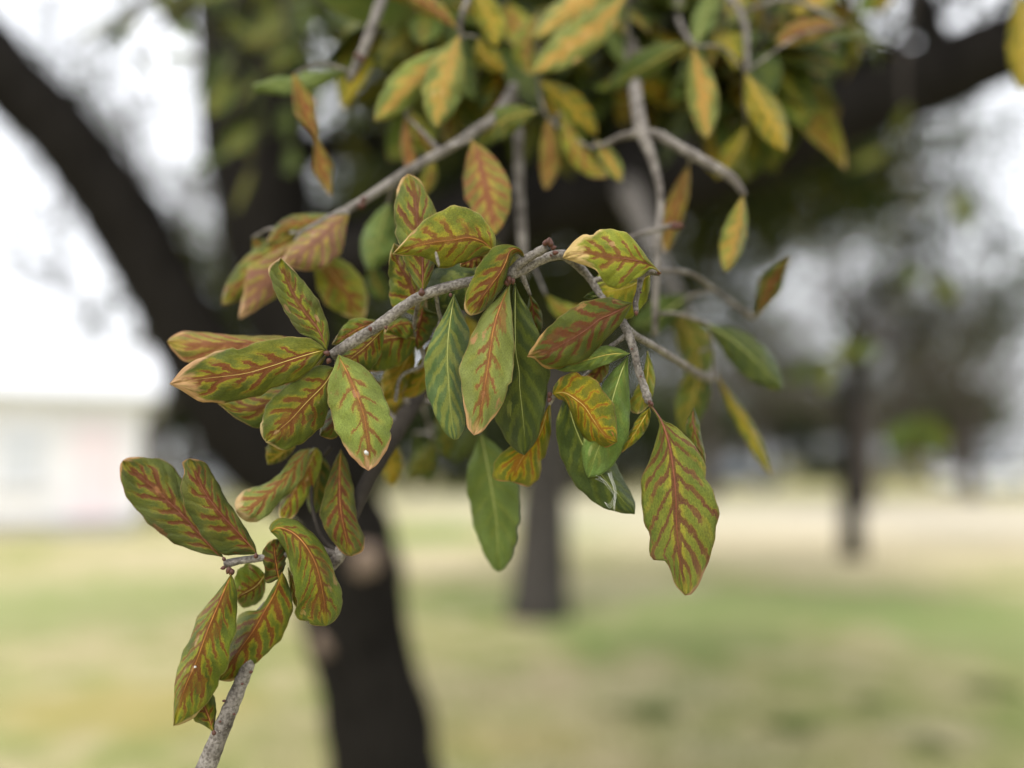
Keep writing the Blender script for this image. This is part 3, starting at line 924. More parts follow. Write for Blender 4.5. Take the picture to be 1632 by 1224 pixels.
pw = simple('pale_car_paint', (.72, .73, .76), .3, .04, 4, spec=.6)
pd = simple('dark_car_paint', (.05, .06, .08), .25, .1, 4, spec=.6)
ps_ = simple('silver_car_paint', (.42, .44, .48), .3, .05, 4, spec=.6)
ga = ground_at(1575, 784)
car('white parked car on the pale strip at the far right', (ga.x, ga.y, 0), .12, pw)
gb = ground_at(1180, 780)
car('dark parked car beside the far evergreens', (gb.x, gb.y, 0), 2.7, pd)
gc = ground_at(352, 792)
car('silver parked car between white house and leaning trunk', (gc.x, gc.y, 0), .5, ps_)


# yellow post next to the slim oak
def post():
    p = ground_at(1347, 800)
    root = empty('marker_post', (p.x, p.y, 0), 'short yellow orange marker post near the slim oak', 'post')
    ym = simple('yellow_paint', (.52, .30, .05), .6, .2, 8)
    m = MB(); m.tube([Vector((p.x, p.y, -.1)), Vector((p.x, p.y, 1.9))], [.14, .14], 12); m.build('pole', ym, root)
    m = MB(); m.tube([Vector((p.x, p.y, 1.88)), Vector((p.x, p.y, 1.98)), Vector((p.x, p.y, 2.02))], [.17, .15, .05], 12); m.build('cap', ym, root)


post()


# dark weeds in the lawn
def weed(i, x, y, r, label):
    p = ground_at(x, y)
    rnd = random.Random(70 + i)
    m = MB()
    for k in range(60):
        a = rnd.random() * 6.283; L = r * rnd.uniform(.45, 1.1); w = L * .17; up = rnd.uniform(.05, .25)
        b = Vector((p.x + rnd.gauss(0, r * .3), p.y + rnd.gauss(0, r * .3), -.01))
        d = Vector((math.cos(a), math.sin(a), 0)); s = Vector((-d.y, d.x, 0)) * w
        q = b + d * L * .5 + Vector((0, 0, up * L + .02)); t = b + d * L + Vector((0, 0, up * L * .7))
        m.add([b, q + s, t, q - s], [(0, 1, 2), (0, 2, 3)])
    o = m.build('weed_clump', MAT['weed'], None, False)
    tag(o, label, 'weed', 'weed clumps in the lawn')


MAT['weed'] = simple('weed_leaf', (.20, .26, .08), .8, col2=(.15, .20, .06), scale=8, spec=.1)
for i, (x, y, r) in enumerate(((1030, 1135, .15), (1265, 1160, .12), (1580, 1100, .16), (1490, 1190, .09), (1390, 1120, .09))):
    weed(i, x, y, r, 'low dark green weed clump in the dry lawn')

# =================================================================== THE HANGING BRANCHES
REG = {1: (160, 680, .44444), 2: (240, 380, .31042), 3: (600, 260, .24513), 4: (640, 440, .2451), 5: (820, 340, .2451), 6: (720, 560, .3267),
       7: (340, 0, .2941), 8: (780, 0, .3309), 9: (940, 240, .425), 10: (340, 300, .2083), 0: (0, 0, 1.)}


def tr(reg, P):
    ox, oy, s = REG[reg]
    return [(ox + p[0] * s, oy + p[1] * s) for p in P]


class Branch:
    def __init__(self, root_px, label, name='oak_branch', group=None):
        self.root = empty(name, at(*root_px), label, 'branch', group)
        self.stems = []

    def twig(self, P, W, n=None, rough=.06, name='twig', mat=None):
        """P: list of (x, y, depth); W: widths in photo pixels at those points"""
        n = n or max(8, 5 * len(P))
        Q = [(x, y, d, w) for (x, y, d), w in zip(P, W)]
        C = crom(Q, n)
        pts = [at(c[0], c[1], c[2]) for c in C]
        rad = [max(.0004, c[3] / F_PX * c[2] / 2) * (1 + rough * rng.uniform(-1, 1)) for c in C]
        m = MB(); m.tube(pts, rad, 12)
        o = m.build(name, MAT[mat or getattr(self, 'bark', 'twig')], self.root)
        self.stems.extend([(p, r) for p, r in zip(pts, rad)])
        return o

    def bud(self, x, y, d, size_px, dirpx=(0, -1), n=1):
        for k in range(n):
            c = at(x + rng.uniform(-.45, .45) * size_px * (n > 1), y + rng.uniform(-.45, .45) * size_px * (n > 1), d + rng.uniform(-.0015, .0005))
            L = size_px * .82 / F_PX * d
            ax = (at(x + dirpx[0] * 50, y + dirpx[1] * 50, d - rng.uniform(0, .006)) - at(x, y, d)).normalized()
            ax = (ax + Vector((rng.gauss(0, .3), rng.gauss(0, .3), rng.gauss(0, .3))) * (n > 1)).normalized()
            m = MB()
            ts = [-.45, -.3, -.05, .2, .42, .6]
            rs = [.12, .34, .42, .36, .2, .03]
            m.tube([c + ax * L * t for t in ts], [L * r * rng.uniform(.92, 1.08) for r in rs], 9)
            m.build('bud', MAT['bud'], self.root)

    def finish_leaf(self, midw, style, rib, rib_px, d, v, f, uv, mat, petiole=None):
        me = bpy.data.meshes.new('leaf')
        me.from_pydata(v.tolist(), [], f)
        ul = me.uv_layers.new(name='UVMap')
        idx = np.empty(len(me.loops), dtype=np.int32)
        me.loops.foreach_get('vertex_index', idx)
        ul.data.foreach_set('uv', uv[idx].astype(np.float32).ravel())
        o = link('leaf', me, mat, self.root)
        md = o.modifiers.new('thickness', 'SOLIDIFY'); md.thickness = .00028; md.offset = 0
        if rib:
            pts = [Vector(p) for p in midw]
            tow = [(CAM - p).normalized() for p in pts]
            n = len(pts)
            k = int(n * .9)
            r0 = rib_px * .62 / F_PX * d / 2
            rad = [r0 * (1 - .88 * (i / k)) for i in range(k)]
            m = MB(); m.tube([p + t * .00012 for p, t in zip(pts[:k], tow[:k])], rad, 6)
            m.build('midrib', MAT[rib], o)
        return o

    def leaf(self, reg, mid, A, B, d, style, veins=8, sA=None, sB=None, wav=.0012, rib=None, rib_px=3.2, nu=38, nh=9, ph=None, fold=.22, bulge=0., **kw):
        """traced leaf: midrib and both margins in photo pixels, depth at base .. tip"""
        mid, A, B = tr(reg, mid), tr(reg, A), tr(reg, B)
        A = [mid[0]] + A + [mid[-1]]; B = [mid[0]] + B + [mid[-1]]
        Mi, Ea, Eb = crom(mid, nu), crom(A, nu), crom(B, nu)
        wa = np.linalg.norm(Ea - Mi, axis=1); wb = np.linalg.norm(Eb - Mi, axis=1)
        ma, mb_ = np.percentile(wa, 80), np.percentile(wb, 80)
        mx = max(ma, mb_)
        # the side that looks narrower is the one turned away
        if sA is None: sA = min(1.6, math.sqrt(max(0, (mx / max(ma, 1)) ** 2 - 1))) + fold
        if sB is None: sB = min(1.6, math.sqrt(max(0, (mx / max(mb_, 1)) ** 2 - 1))) + fold
        return self._surface(Mi, Ea, Eb, wa, wb, d, style, veins, sA, sB, wav, rib, rib_px, nu, nh, ph, bulge, **kw)

    def _surface(self, Mi, Ea, Eb, wa, wb, d, style, veins, sA, sB, wav, rib, rib_px, nu, nh, ph, bulge, mat=None, **kw):
        ph = rng.random() * 6.28 if ph is None else ph
        t = np.linspace(0, 1, nu)
        d = np.atleast_1d(np.asarray(d, float))
        dep = np.interp(t, np.linspace(0, 1, len(d)), d) if len(d) > 1 else np.full(nu, d[0])
        dep = dep - bulge * np.sin(np.pi * t)
        cols = []; uvs = []
        hs = np.linspace(-1, 1, 2 * nh + 1)
        jag = 1 + .022 * np.sin(t * 31 + ph) + .018 * np.sin(t * 57 + 2 * ph)
        bite = {1: np.ones(nu), -1: np.ones(nu)}            # nibbled margins
        for sgn in (1, -1):
            for _ in range(rng.choice((0, 0, 1, 1, 2))):
                t0 = rng.uniform(.3, .88)
                bite[sgn] -= rng.uniform(.04, .11) * np.exp(-((t - t0) / rng.uniform(.015, .04)) ** 2)
        for h in hs:
            E = Ea if h >= 0 else Eb
            bt = bite[1 if h >= 0 else -1][:, None]
            s = sA if h >= 0 else sB
            w = (wa if h >= 0 else wb) / F_PX * dep
            k = abs(h)
            P = Mi + (E - Mi) * k * (jag[:, None] if k > .9 else 1) * (1 + (bt - 1) * k)
            dd = dep + s * w * (k ** 1.35) + wav * k ** 2 * np.sin(t * 11 + ph + (2 if h > 0 else 0)) * np.sin(np.pi * np.clip(t * 1.02, 0, 1)) \
                - .0007 * np.sin(np.pi * k) * (1 if s > 0 else -1) \
                + (.0006 * np.sin(t * 17 + h * 3 + ph * 1.7) + .0004 * np.sin(t * 29 - h * 6 + ph * 2.9)) * min(1, 2 * k)
            cols.append(at_np(P[:, 0], P[:, 1], dd))
            uvs.append(np.stack([t, np.full(nu, (h + 1) / 2)], -1))
        V = np.stack(cols, 1).reshape(-1, 3); U = np.stack(uvs, 1).reshape(-1, 2)
        nv = len(hs)
        f = [(i * nv + j, i * nv + j + 1, (i + 1) * nv + j + 1, (i + 1) * nv + j) for i in range(nu - 1) for j in range(nv - 1)]
        midw = np.stack(cols, 1)[:, nh]
        mat = mat or leaf_mat(style, veins, **kw)
        return self.finish_leaf(midw, style, rib if rib is not None else RIB[style], rib_px, dep.mean(), V, f, U, mat)

    def wleaf(self, mid, wA, wB, d, style, veins=7, sA=None, sB=None, peak=.55, reg=0, nu=26, nh=6, wav=.0015, rib=None, rib_px=3., ph=None, fold=.25, attach=True, bulge=0., **kw):
        """leaf from its midrib and the half width of either side (number or list)"""
        mid = tr(reg, mid)
        Mi = crom(mid, nu)
        T = np.gradient(Mi, axis=0); T /= np.linalg.norm(T, axis=1)[:, None] + 1e-9
        Nn = np.stack([T[:, 1], -T[:, 0]], -1)
        t = np.linspace(0, 1, nu)
        def prof(w):
            if isinstance(w, (list, tuple)):
                return np.maximum(crom([(i, q) for i, q in enumerate(w)], nu)[:, 1], 0)
            a = 1.05; b = a * (1 - peak) / peak
            p = t ** a * (1 - t) ** b
            return w * p / p.max()
        wa, wb = prof(wA), prof(wB)
        m1, m2 = wa.max(), wb.max(); mx = max(m1, m2)
        if sA is None: sA = min(1.5, math.sqrt(max(0, (mx / m1) ** 2 - 1))) + fold
        if sB is None: sB = min(1.5, math.sqrt(max(0, (mx / m2) ** 2 - 1))) + fold
        o = self._surface(Mi, Mi + Nn * wa[:, None], Mi - Nn * wb[:, None], wa, wb, d, style, veins, sA, sB, wav, rib, rib_px, nu, nh, ph, bulge, **kw)
        if attach:
            dd = d[0] if isinstance(d, (list, tuple)) else d
            self.attach(at(*mid[0], dd))
        return o

    def attach(self, p, r=.0008):
        """thin stalk from a leaf base to the nearest stem when it does not touch one"""
        if not self.stems: return
        q, rq = min(self.stems, key=lambda s: (s[0] - p).length)
        L = (q - p).length
        if L < rq + .002: return
        mid = (p + q) / 2 + Vector((rng.gauss(0, .06), rng.gauss(0, .06), rng.gauss(0, .06) + .1)) * L
        C = crom([tuple(q), tuple(mid), tuple(p)], 8)
        m = MB(); m.tube([Vector(c) for c in C], list(np.linspace(max(r * 1.4, min(rq * .6, .002)), r, 8)), 7)
        m.build('twig', MAT[getattr(self, 'bark', 'twig')], self.root)
        self.stems.extend([(Vector(c), r) for c in C])


# ---------------------------------------------------------------- branch 1: grey stem at the lower left
b1 = Branch((800, 345, 2.3), 'thick grey stem hanging lowest, scorched leaves clustered at its forked end')
b1.twig([(800, 345, 2.3), (770, 420, 1.3), (730, 520, .8), (690, 590, .57), (655, 648, .485), (612, 720, .445), (575, 790, .425), (548, 862, .412)], [14, 16, 22, 28, 30, 27, 23, 19], n=44, mat='twig_dark')  # shade on this upper length is put into its darker bark colour
b1.twig([(560, 826, .417), (548, 862, .412), (536, 890, .41), (490, 932, .411), (432, 962, .41),
         (405, 1000, .408), (398, 1050, .405), (377, 1105, .402), (348, 1175, .399), (322, 1240, .397)],
        [18, 21, 22, 20, 19, 20, 20, 24, 29, 33], n=60)
b1.twig([(538, 886, .41), (500, 874, .407), (450, 884, .403), (418, 889, .401), (385, 893, .399), (358, 899, .398)], [14, 12, 11, 12, 12, 14], n=24)
b1.twig([(540, 880, .41), (522, 868, .412), (507, 843, .416), (497, 800, .424), (500, 750, .43), (528, 712, .43)], [12, 9, 7, 6, 6, 6], n=22, mat='twig_dark')
b1.bud(408, 886, .395, 11, (0, -1)); b1.bud(370, 908, .394, 14, (0, 1), 2); b1.bud(356, 905, .394, 10, (-1, .3)); b1.bud(357, 891, .396, 9, (-.5, -1))
b1.bud(400, 1071, .398, 8, (1, -.3)); b1.bud(386, 1090, .397, 6, (1, 0)); b1.bud(357, 1117, .398, 7, (-1, 0)); b1.bud(341, 1168, .394, 10, (-.2, -1)); b1.bud(373, 1138, .396, 6, (1, .2)); b1.bud(351, 1150, .395, 5, (-1, 0))
b1.leaf(1, [(440, 467), (415, 452), (300, 322), (200, 228), (115, 152), (80, 122)], [(340, 447), (240, 402), (150, 322), (85, 232), (70, 150)], [(400, 380), (345, 290), (290, 185), (255, 138), (200, 114), (110, 110)], (.399, .405, .409), 'dark', 10, Reach=.62)
b1.leaf(1, [(560, 452), (540, 430), (490, 375), (430, 310), (375, 235), (340, 165), (318, 114)], [(545, 458), (440, 457), (395, 424), (345, 362), (305, 290), (288, 220), (302, 165), (292, 130)], [(552, 420), (500, 332), (445, 250), (415, 190), (372, 128)], (.396, .393, .396), 'dark', 11, Reach=.62, bulge=.003)
b1.leaf(1, [(468, 530), (460, 552), (430, 622), (385, 730), (345, 840), (310, 920), (282, 1000), (262, 1072)], [(478, 545), (489, 600), (491, 660), (484, 740), (465, 830), (422, 930), (350, 1030), (295, 1064)], [(430, 582), (350, 680), (322, 760), (286, 830), (268, 920), (262, 1000)], (.392, .388, .394), 'olive', 12, Reach=.8, Width=.23, rib_px=4)
b1.leaf(1, [(652, 522), (640, 560), (618, 612), (588, 662), (550, 730), (500, 800), (455, 868), (425, 908)], [(668, 550), (689, 620), (680, 690), (640, 770), (560, 845), (480, 908), (440, 912)], [(612, 590), (570, 655), (520, 662), (485, 700), (460, 790), (425, 860)], (.397, .40, .404), 'olive', 9)
b1.leaf(1, [(640, 545), (632, 500), (625, 455), (622, 404)], [(595, 560), (588, 500), (580, 455), (600, 418)], [(655, 520), (668, 470), (668, 430), (650, 405)], (.401, .399, .397), 'dark', 7, Reach=1., rib='rib_orange')
b1.leaf(1, [(612, 378), (640, 362), (690, 380), (735, 425), (775, 500), (798, 600), (806, 660), (810, 714)], [(640, 408), (665, 450), (690, 540), (705, 630), (697, 670), (730, 700), (770, 712)], [(606, 355), (640, 330), (700, 335), (745, 370), (795, 420), (832, 500), (866, 590), (868, 645), (840, 695)], (.400, .389, .388, .392), 'olive', 12, Reach=.85, Width=.17, BurnAmt=.1, rib_px=3)
b1.leaf(1, [(862, 82), (860, 110), (857, 200), (862, 300), (880, 390), (900, 464)], [(885, 130), (908, 225), (920, 330), (946, 400), (940, 445)], [(830, 150), (800, 250), (788, 320), (815, 385), (865, 450)], (.424, .414, .408, .406), 'dark', 10, Reach=.8, rib='rib_orange', rib_px=3)
b1.leaf(1, [(750, 78), (735, 92), (660, 185), (590, 250), (530, 296), (486, 302)], [(725, 185), (650, 262), (590, 328), (540, 342), (500, 325)], [(700, 95), (640, 170), (580, 210), (520, 226), (482, 270)], (.428, .418, .41), 'pale', 9, Reach=.85, Width=.24, HaloAmt=.9)
b1.leaf(1, [(775, 76), (765, 100), (730, 170), (690, 240), (648, 336)], [(796, 110), (775, 190), (735, 260), (690, 325)], [(740, 90), (700, 150), (660, 215), (640, 300)], (.43, .424, .418), 'lime', 8, Reach=.8)
b1.leaf(1, [(700, 70), (660, 88), (625, 115), (600, 136)], [(680, 100), (640, 128)], [(665, 62), (620, 58), (596, 70), (594, 110)], (.43, .426, .424), 'gold', 6)
b1.leaf(1, [(592, 530), (560, 570), (520, 595), (484, 612)], [(588, 600), (560, 635), (510, 648)], [(560, 500), (520, 490), (485, 530), (478, 580)], (.41, .409, .408), 'lime', 7, Reach=.7)
b1.leaf(1, [(404, 1094), (392, 1050), (372, 1000), (350, 950), (335, 900)], [(412, 1050), (415, 1000), (400, 950), (370, 905)], [(370, 1070), (335, 1050), (320, 1000), (315, 940)], (.397, .40, .402), 'olive', 7)
b1.leaf(1, [(672, 505), (685, 540), (695, 600), (702, 650)], [(700, 560), (708, 610)], [(676, 560), (688, 620)], (.408, .407, .406), 'lime', 5)
b1.wleaf([(500, 715), (508, 745), (505, 780), (498, 820)], 22, 18, (.435, .44), 'green', 6)

# half hidden leaves behind, out of focus
for (x, y, dx, dy, w, d, st) in ((640, 590, -28, 60, 20, .47, 'gold'), (700, 640, 10, 70, 20, .50, 'green'), (740, 500, 12, 60, 18, .49, 'gold'), (775, 590, -16, 66, 20, .52, 'green'),
                                 (610, 690, 14, 66, 20, .50, 'gold'), (690, 700, -30, 50, 18, .54, 'green'), (600, 640, -40, 40, 18, .46, 'lime'), (660, 690, 20, 60, 20, .56, 'deep'),
                                 (720, 560, -40, 60, 20, .53, 'lime'), (590, 600, 40, 50, 18, .48, 'olive'), (640, 500, -30, 52, 18, .52, 'green'), (760, 660, -30, 60, 22, .58, 'deep')):
    b1.wleaf([(x, y), (x + dx * .4 + 5, y + dy * .5), (x + dx, y + dy), (x + dx * 1.2, y + dy * 1.3)], w, w * .9, (d, d + .01), st, 6, rib='')

# ---------------------------------------------------------------- branch 2: the main twig across the middle
b2 = Branch((1000, 300, 2.4), 'main grey twig in sharp focus bearing the red veined oak leaves')
b2.twig([(1000, 300, 2.4), (1040, 390, 1.1), (1095, 500, .72), (1135, 592, .56), (1120, 600, .50), (1082, 577, .458), (1048, 555, .432), (1018, 538, .414), (1000, 525, .405), (990, 510, .403)], [40, 26, 18, 15, 15, 13, 12, 12, 13, 12], n=60)
b2.twig([(992, 512, .403), (1001, 531, .400), (1011, 560, .398), (1016, 585, .397), (1025, 612, .396), (1032, 634, .395), (1035, 644, .394)], [13, 14, 13, 12, 13, 14, 9], n=30, rough=.1)
b2.twig([(992, 514, .403), (972, 490, .407), (953, 464, .411), (940, 444, .412), (925, 427, .41), (908, 413, .405), (897, 406, .401), (876, 409, .400), (852, 419, .3995), (833, 430, .399), (813, 438, .399), (780, 443, .399), (747, 449, .3985), (710, 458.5, .398), (671, 472, .398), (640, 491, .398), (600, 521, .397), (560, 546, .3965), (528, 567, .396)],
        [10, 10, 11, 12, 14, 15, 16, 16, 16, 17, 18, 17, 16, 17, 17, 17, 18, 18, 17], n=110)
b2.twig([(812, 440, .398), (824, 424, .396), (845, 409, .394), (866, 397, .393), (872, 393, .393)], [20, 16, 14, 15, 12], n=18, rough=.1)
b2.twig([(1052, 436, .398), (1036, 432, .399), (1023, 440, .4), (1018, 462, .4), (1013, 482, .399), (1014, 497, .398)], [9, 13, 11, 8, 9, 8], n=24)
b2.twig([(1036, 432, .3995), (1010, 430, .406), (975, 440, .411), (944, 448, .413)], [12, 11, 10, 9])
b2.twig([(1000, 532, .401), (985, 544, .402), (972, 553, .403)], [10, 8, 8])
b2.twig([(668, 475, .400), (660, 520, .415), (668, 545, .42), (675, 580, .425), (640, 600, .43), (630, 640, .43)], [7, 6, 7, 7, 6, 6])
for x, y, s, dr in ((521, 563, 13, (-1, -.3)), (524, 575, 12, (-.5, 1)), (590, 524, 10, (.3, 1)), (615, 522, 8, (.2, 1)), (672, 466, 16, (0, -1)), (718, 470, 9, (0, 1)), (878, 407, 6, (.6, .5))):
    b2.bud(x, y, .392, s, dr)
b2.bud(812, 445, .392, 13, (0, 1), 4); b2.bud(873, 389, .390, 14, (.3, -1), 4); b2.bud(881, 398, .390, 12, (1, -.2), 2); b2.bud(1014, 499, .395, 10, (0, 1)); b2.bud(1035, 643, .392, 10, (.6, .6), 2)
b2.bud(1050, 435, .394, 9, (1, 0)); b2.bud(1007, 556, .394, 5, (-1, .2)); b2.bud(1021, 600, .392, 5, (1, 0)); b2.bud(1021, 466, .396, 5, (1, 0))
# the fan at the left end
b2.leaf(2, [(898, 576), (880, 576), (760, 610), (620, 655), (500, 690), (380, 708), (250, 722), (98, 747)], [(850, 645), (780, 710), (660, 762), (540, 812), (380, 842), (260, 838), (180, 792)], [(868, 545), (800, 508), (640, 514), (480, 546), (330, 586), (220, 630), (150, 684)], (.394, .391, .390, .392), 'olive', 9, Reach=.6, BurnAmt=.62, rib='rib_yellow', rib_px=2.8, fold=.12)
b2.leaf(2, [(905, 574), (895, 545), (858, 462), (800, 390), (740, 300), (700, 205), (668, 98)], [(830, 520), (752, 472), (700, 390), (660, 320), (622, 225), (606, 150)], [(918, 505), (905, 430), (862, 322), (800, 240), (740, 168)], (.396, .398, .402), 'olive', 10, Reach=.5, Width=.22, rib='rib_red')
b2.leaf(2, [(965, 598), (975, 625), (1012, 692), (1058, 800), (1093, 900), (1110, 1000), (1122, 1090), (1118, 1192)], [(1060, 638), (1150, 715), (1220, 855), (1243, 960), (1222, 1060), (1172, 1150)], [(930, 690), (907, 760), (918, 860), (950, 982), (1012, 1092), (1070, 1160)], (.393, .387, .386, .388), 'pale', 9, Reach=.62, Width=.15, BurnAmt=.55, rib='rib_orange', rib_px=3.2, fold=.12)
b2.leaf(2, [(945, 665), (930, 690), (890, 752), (800, 842), (720, 930), (650, 990), (592, 1046)], [(915, 770), (918, 850), (890, 950), (830, 1010), (760, 1060), (680, 1087)], [(860, 652), (750, 710), (690, 765), (640, 800), (590, 870), (565, 950), (570, 1010)], (.398, .396, .396), 'olive', 9, Reach=.75, rib='rib_yellow', rib_px=2.8)
b2.leaf(2, [(900, 580), (760, 560), (600, 545), (420, 540), (250, 545), (85, 530)], [(740, 640), (560, 660), (350, 670), (190, 638), (120, 580)], [(760, 520), (640, 500), (450, 498), (320, 488), (180, 478), (110, 505)], (.402, .412, .425), 'rust', 9, Reach=.9)
b2.leaf(2, [(910, 590), (830, 680), (720, 770), (600, 850), (480, 880), (345, 845)], [(800, 780), (720, 880), (640, 940), (560, 974), (450, 930)], [(760, 690), (640, 750), (520, 800), (420, 820)], (.404, .408, .412), 'olive', 9, Reach=.9, rib='rib_red')
b2.leaf(2, [(1198, 462), (1180, 482), (1100, 560), (1010, 632), (960, 690)], [(1190, 560), (1160, 640), (1112, 684), (1040, 690)], [(1100, 480), (1020, 520), (965, 580), (945, 640)], (.400, .405, .409), 'olive', 8, rib='rib_yellow', rib_px=3)
b2.leaf(2, [(1380, 520), (1330, 508), (1250, 508), (1180, 530), (1105, 640)], [(1330, 600), (1290, 642), (1200, 682), (1112, 678)], [(1320, 440), (1240, 420), (1180, 440), (1130, 520)], (.420, .416, .413), 'olive', 8, rib='rib_yellow', Reach=.9)
b2.leaf(2, [(1200, 425), (1100, 450), (1020, 490), (930, 545)], [(1120, 500), (1020, 545)], [(1130, 415), (1050, 410), (990, 450)], (.406, .411, .408), 'olive', 7)
b2.leaf(2, [(1000, 700), (960, 860), (930, 960), (870, 1010)], [(1010, 900), (975, 1000), (920, 1030)], [(940, 850), (880, 940)], (.410, .409, .41), 'dark', 6)
b2.wleaf([(660, 545), (645, 580), (628, 610), (610, 640)], 20, 22, (.425, .44), 'gold', 6)
b2.wleaf([(690, 540), (680, 590), (660, 620), (640, 632)], 16, 18, (.425, .44), 'gold', 6)
# leaves standing on the twig, top middle
b2.leaf(3, [(772, 560), (745, 555), (690, 510), (600, 485), (500, 500), (390, 512), (290, 530), (190, 557), (106, 590)], [(720, 592), (620, 622), (560, 650), (500, 672), (410, 688), (370, 642), (270, 602), (180, 602)], [(770, 470), (720, 390), (640, 312), (540, 278), (450, 295), (330, 360), (240, 440), (170, 520)], (.395, .388, .385, .388), 'lime', 9, Reach=.78, Width=.17, rib='rib_orange', BurnAmt=.3, fold=.12, rib_px=3)
b2.leaf(3, [(298, 845), (300, 780), (300, 640), (285, 500), (265, 390), (258, 290), (245, 180), (205, 70)], [(240, 760), (185, 640), (150, 540), (120, 430), (118, 300), (128, 200), (160, 110)], [(345, 760), (378, 660), (395, 520), (400, 400), (385, 310), (335, 210), (280, 110)], (.395, .399, .404, .418), 'olive', 9, Reach=.85, rib='rib_red')
b2.leaf(3, [(295, 1010), (262, 900), (220, 780), (160, 680), (125, 600), (115, 520)], [(190, 970), (100, 930), (85, 800), (78, 690), (90, 590)], [(330, 940), (300, 800), (240, 660), (180, 560)], (.415, .412, .410), 'olive', 8, Reach=.95, Width=.22, HaloAmt=1., rib='rib_red')
b2.leaf(3, [(680, 760), (610, 740), (520, 760), (420, 820), (335, 890)], [(600, 955), (500, 950), (400, 940)], [(650, 670), (560, 655), (450, 662), (370, 700), (330, 800)], (.406, .409, .412), 'dark', 7, Reach=.8, Green=None)if False else \
b2.leaf(3, [(690, 720), (610, 740), (520, 770), (420, 830), (335, 890)], [(660, 900), (600, 955), (500, 952), (400, 940)], [(650, 670), (560, 655), (450, 662), (370, 700), (330, 800)], (.407, .410, .413), 'deep', 7, RedAmt=.6, Reach=.6)
b2.leaf(3, [(700, 600), (650, 615), (600, 640), (545, 672)], [(690, 660), (620, 682)], [(660, 592), (590, 605), (550, 635)], (.400, .402, .404), 'rust', 6)
b2.leaf(3, [(952, 640), (957, 596), (935, 568), (890, 556), (862, 580), (840, 645), (800, 720), (740, 800), (690, 870), (612, 990)], [(935, 600), (900, 590), (870, 650), (850, 720), (835, 780), (790, 850), (730, 930), (670, 975)], [(950, 575), (900, 540), (840, 528), (770, 545), (700, 612), (640, 712), (592, 822), (570, 905), (580, 965)], (.395, .388, .386, .387, .388), 'olive', 9, Reach=.7, Width=.2, rib_px=2.6, rib='rib_orange')
b2.leaf(3, [(300, 930), (290, 1000), (270, 1070), (262, 1150), (268, 1220)], [(350, 960), (410, 1000), (370, 1090), (320, 1170)], [(260, 960), (235, 1020), (240, 1100), (250, 1180)], (.41, .416, .42), 'dark', 7)
b2.leaf(3, [(60, 1100), (130, 1050), (210, 1040), (270, 1080)], [(120, 1120), (200, 1140)], [(110, 1030), (190, 1010)], (.41, .414, .416), 'olive', 6)
# hanging trio in the middle
b2.leaf(4, [(341, 120), (338, 150), (325, 232), (305, 380), (298, 520), (305, 680), (318, 850), (342, 1064)], [(385, 220), (442, 380), (418, 500), (400, 640), (402, 800), (412, 950), (378, 1048)], [(270, 262), (190, 420), (150, 550), (158, 720), (200, 862), (255, 975), (300, 1040)], (.396, .396, .397, .399), 'blue', 9, Reach=1.1, rib_px=3.2)
b2.leaf(4, [(704, 50), (690, 75), (640, 200), (597, 350), (576, 480), (560, 600), (540, 720), (520, 850), (506, 930), (470, 1034)], [(705, 130), (722, 300), (732, 450), (727, 600), (702, 720), (650, 842), (590, 932), (525, 1010)], [(620, 150), (530, 240), (470, 360), (420, 480), (380, 590), (388, 720), (410, 860), (428, 980)], (.394, .388, .386, .389), 'pale', 10, Reach=.62, Width=.17, rib='rib_orange', rib_px=4.2, BurnAmt=.42, fold=.14)
b2.leaf(4, [(735, 45), (740, 80), (738, 250), (742, 480), (765, 620), (768, 720), (785, 880), (798, 1020), (800, 1164)], [(775, 140), (835, 230), (892, 380), (958, 600), (952, 720), (922, 900), (880, 1060)], [(700, 200), (650, 400), (610, 600), (600, 780), (612, 930), (680, 1062), (750, 1140)], (.397, .398, .400, .401), 'deep', 9, rib='rib_pale', rib_px=3.2, Reach=1., HaloAmt=.35)
b2.leaf(6, [(482, 250), (465, 290), (430, 400), (370, 482), (330, 545), (290, 634)], [(482, 400), (452, 520), (420, 622), (378, 658), (330, 648)], [(400, 380), (320, 440), (240, 500), (203, 562), (210, 625)], (.407, .411, .413), 'yellow', 8, Reach=.8)
b2.twig([(890, 622, .404), (882, 632, .405), (876, 645, .406)], [6, 9, 5])
b2.twig([(893, 618, .404), (930, 600, .408), (972, 556, .404)], [5, 5, 6])
b2.bud(880, 634, .402, 12, (-.5, 1), 2)
# right hand group
b2.leaf(5, [(765, 582), (740, 598), (700, 620), (620, 660), (550, 690), (490, 740), (400, 800), (310, 850), (210, 900), (82, 932)], [(715, 682), (640, 772), (560, 852), (480, 942), (380, 982), (280, 1007), (190, 1002), (130, 945)], [(720, 575), (620, 549), (500, 562), (400, 600), (300, 670), (200, 760), (110, 880)], (.395, .389, .388, .389), 'dark', 9, Reach=.72, Width=.22, BurnAmt=.5, HaloAmt=.3, rib='rib_red', rib_px=2.8)
b2.leaf(5, [(950, 388), (930, 375), (880, 335), (800, 310), (700, 293), (600, 282), (500, 260), (410, 262), (315, 290)], [(890, 360), (830, 402), (760, 442), (700, 477), (640, 490), (592, 462), (540, 382), (470, 342), (380, 314)], [(865, 292), (800, 200), (740, 138), (640, 102), (540, 113), (440, 143), (380, 190), (330, 250)], (.392, .389, .386, .388), 'lime', 9, Reach=.72, Width=.17, rib='rib_red', rib_px=3.4, BurnAmt=.78, fold=.12)
b2.leaf(5, [(880, 400), (820, 440), (740, 480), (660, 500), (545, 520)], [(880, 480), (855, 570), (800, 640), (690, 714), (660, 640), (580, 570)], [(780, 410), (680, 420), (545, 400)], (.406, .408, .41), 'lime', 7, BurnAmt=.25, RedAmt=.1, HaloAmt=1.)
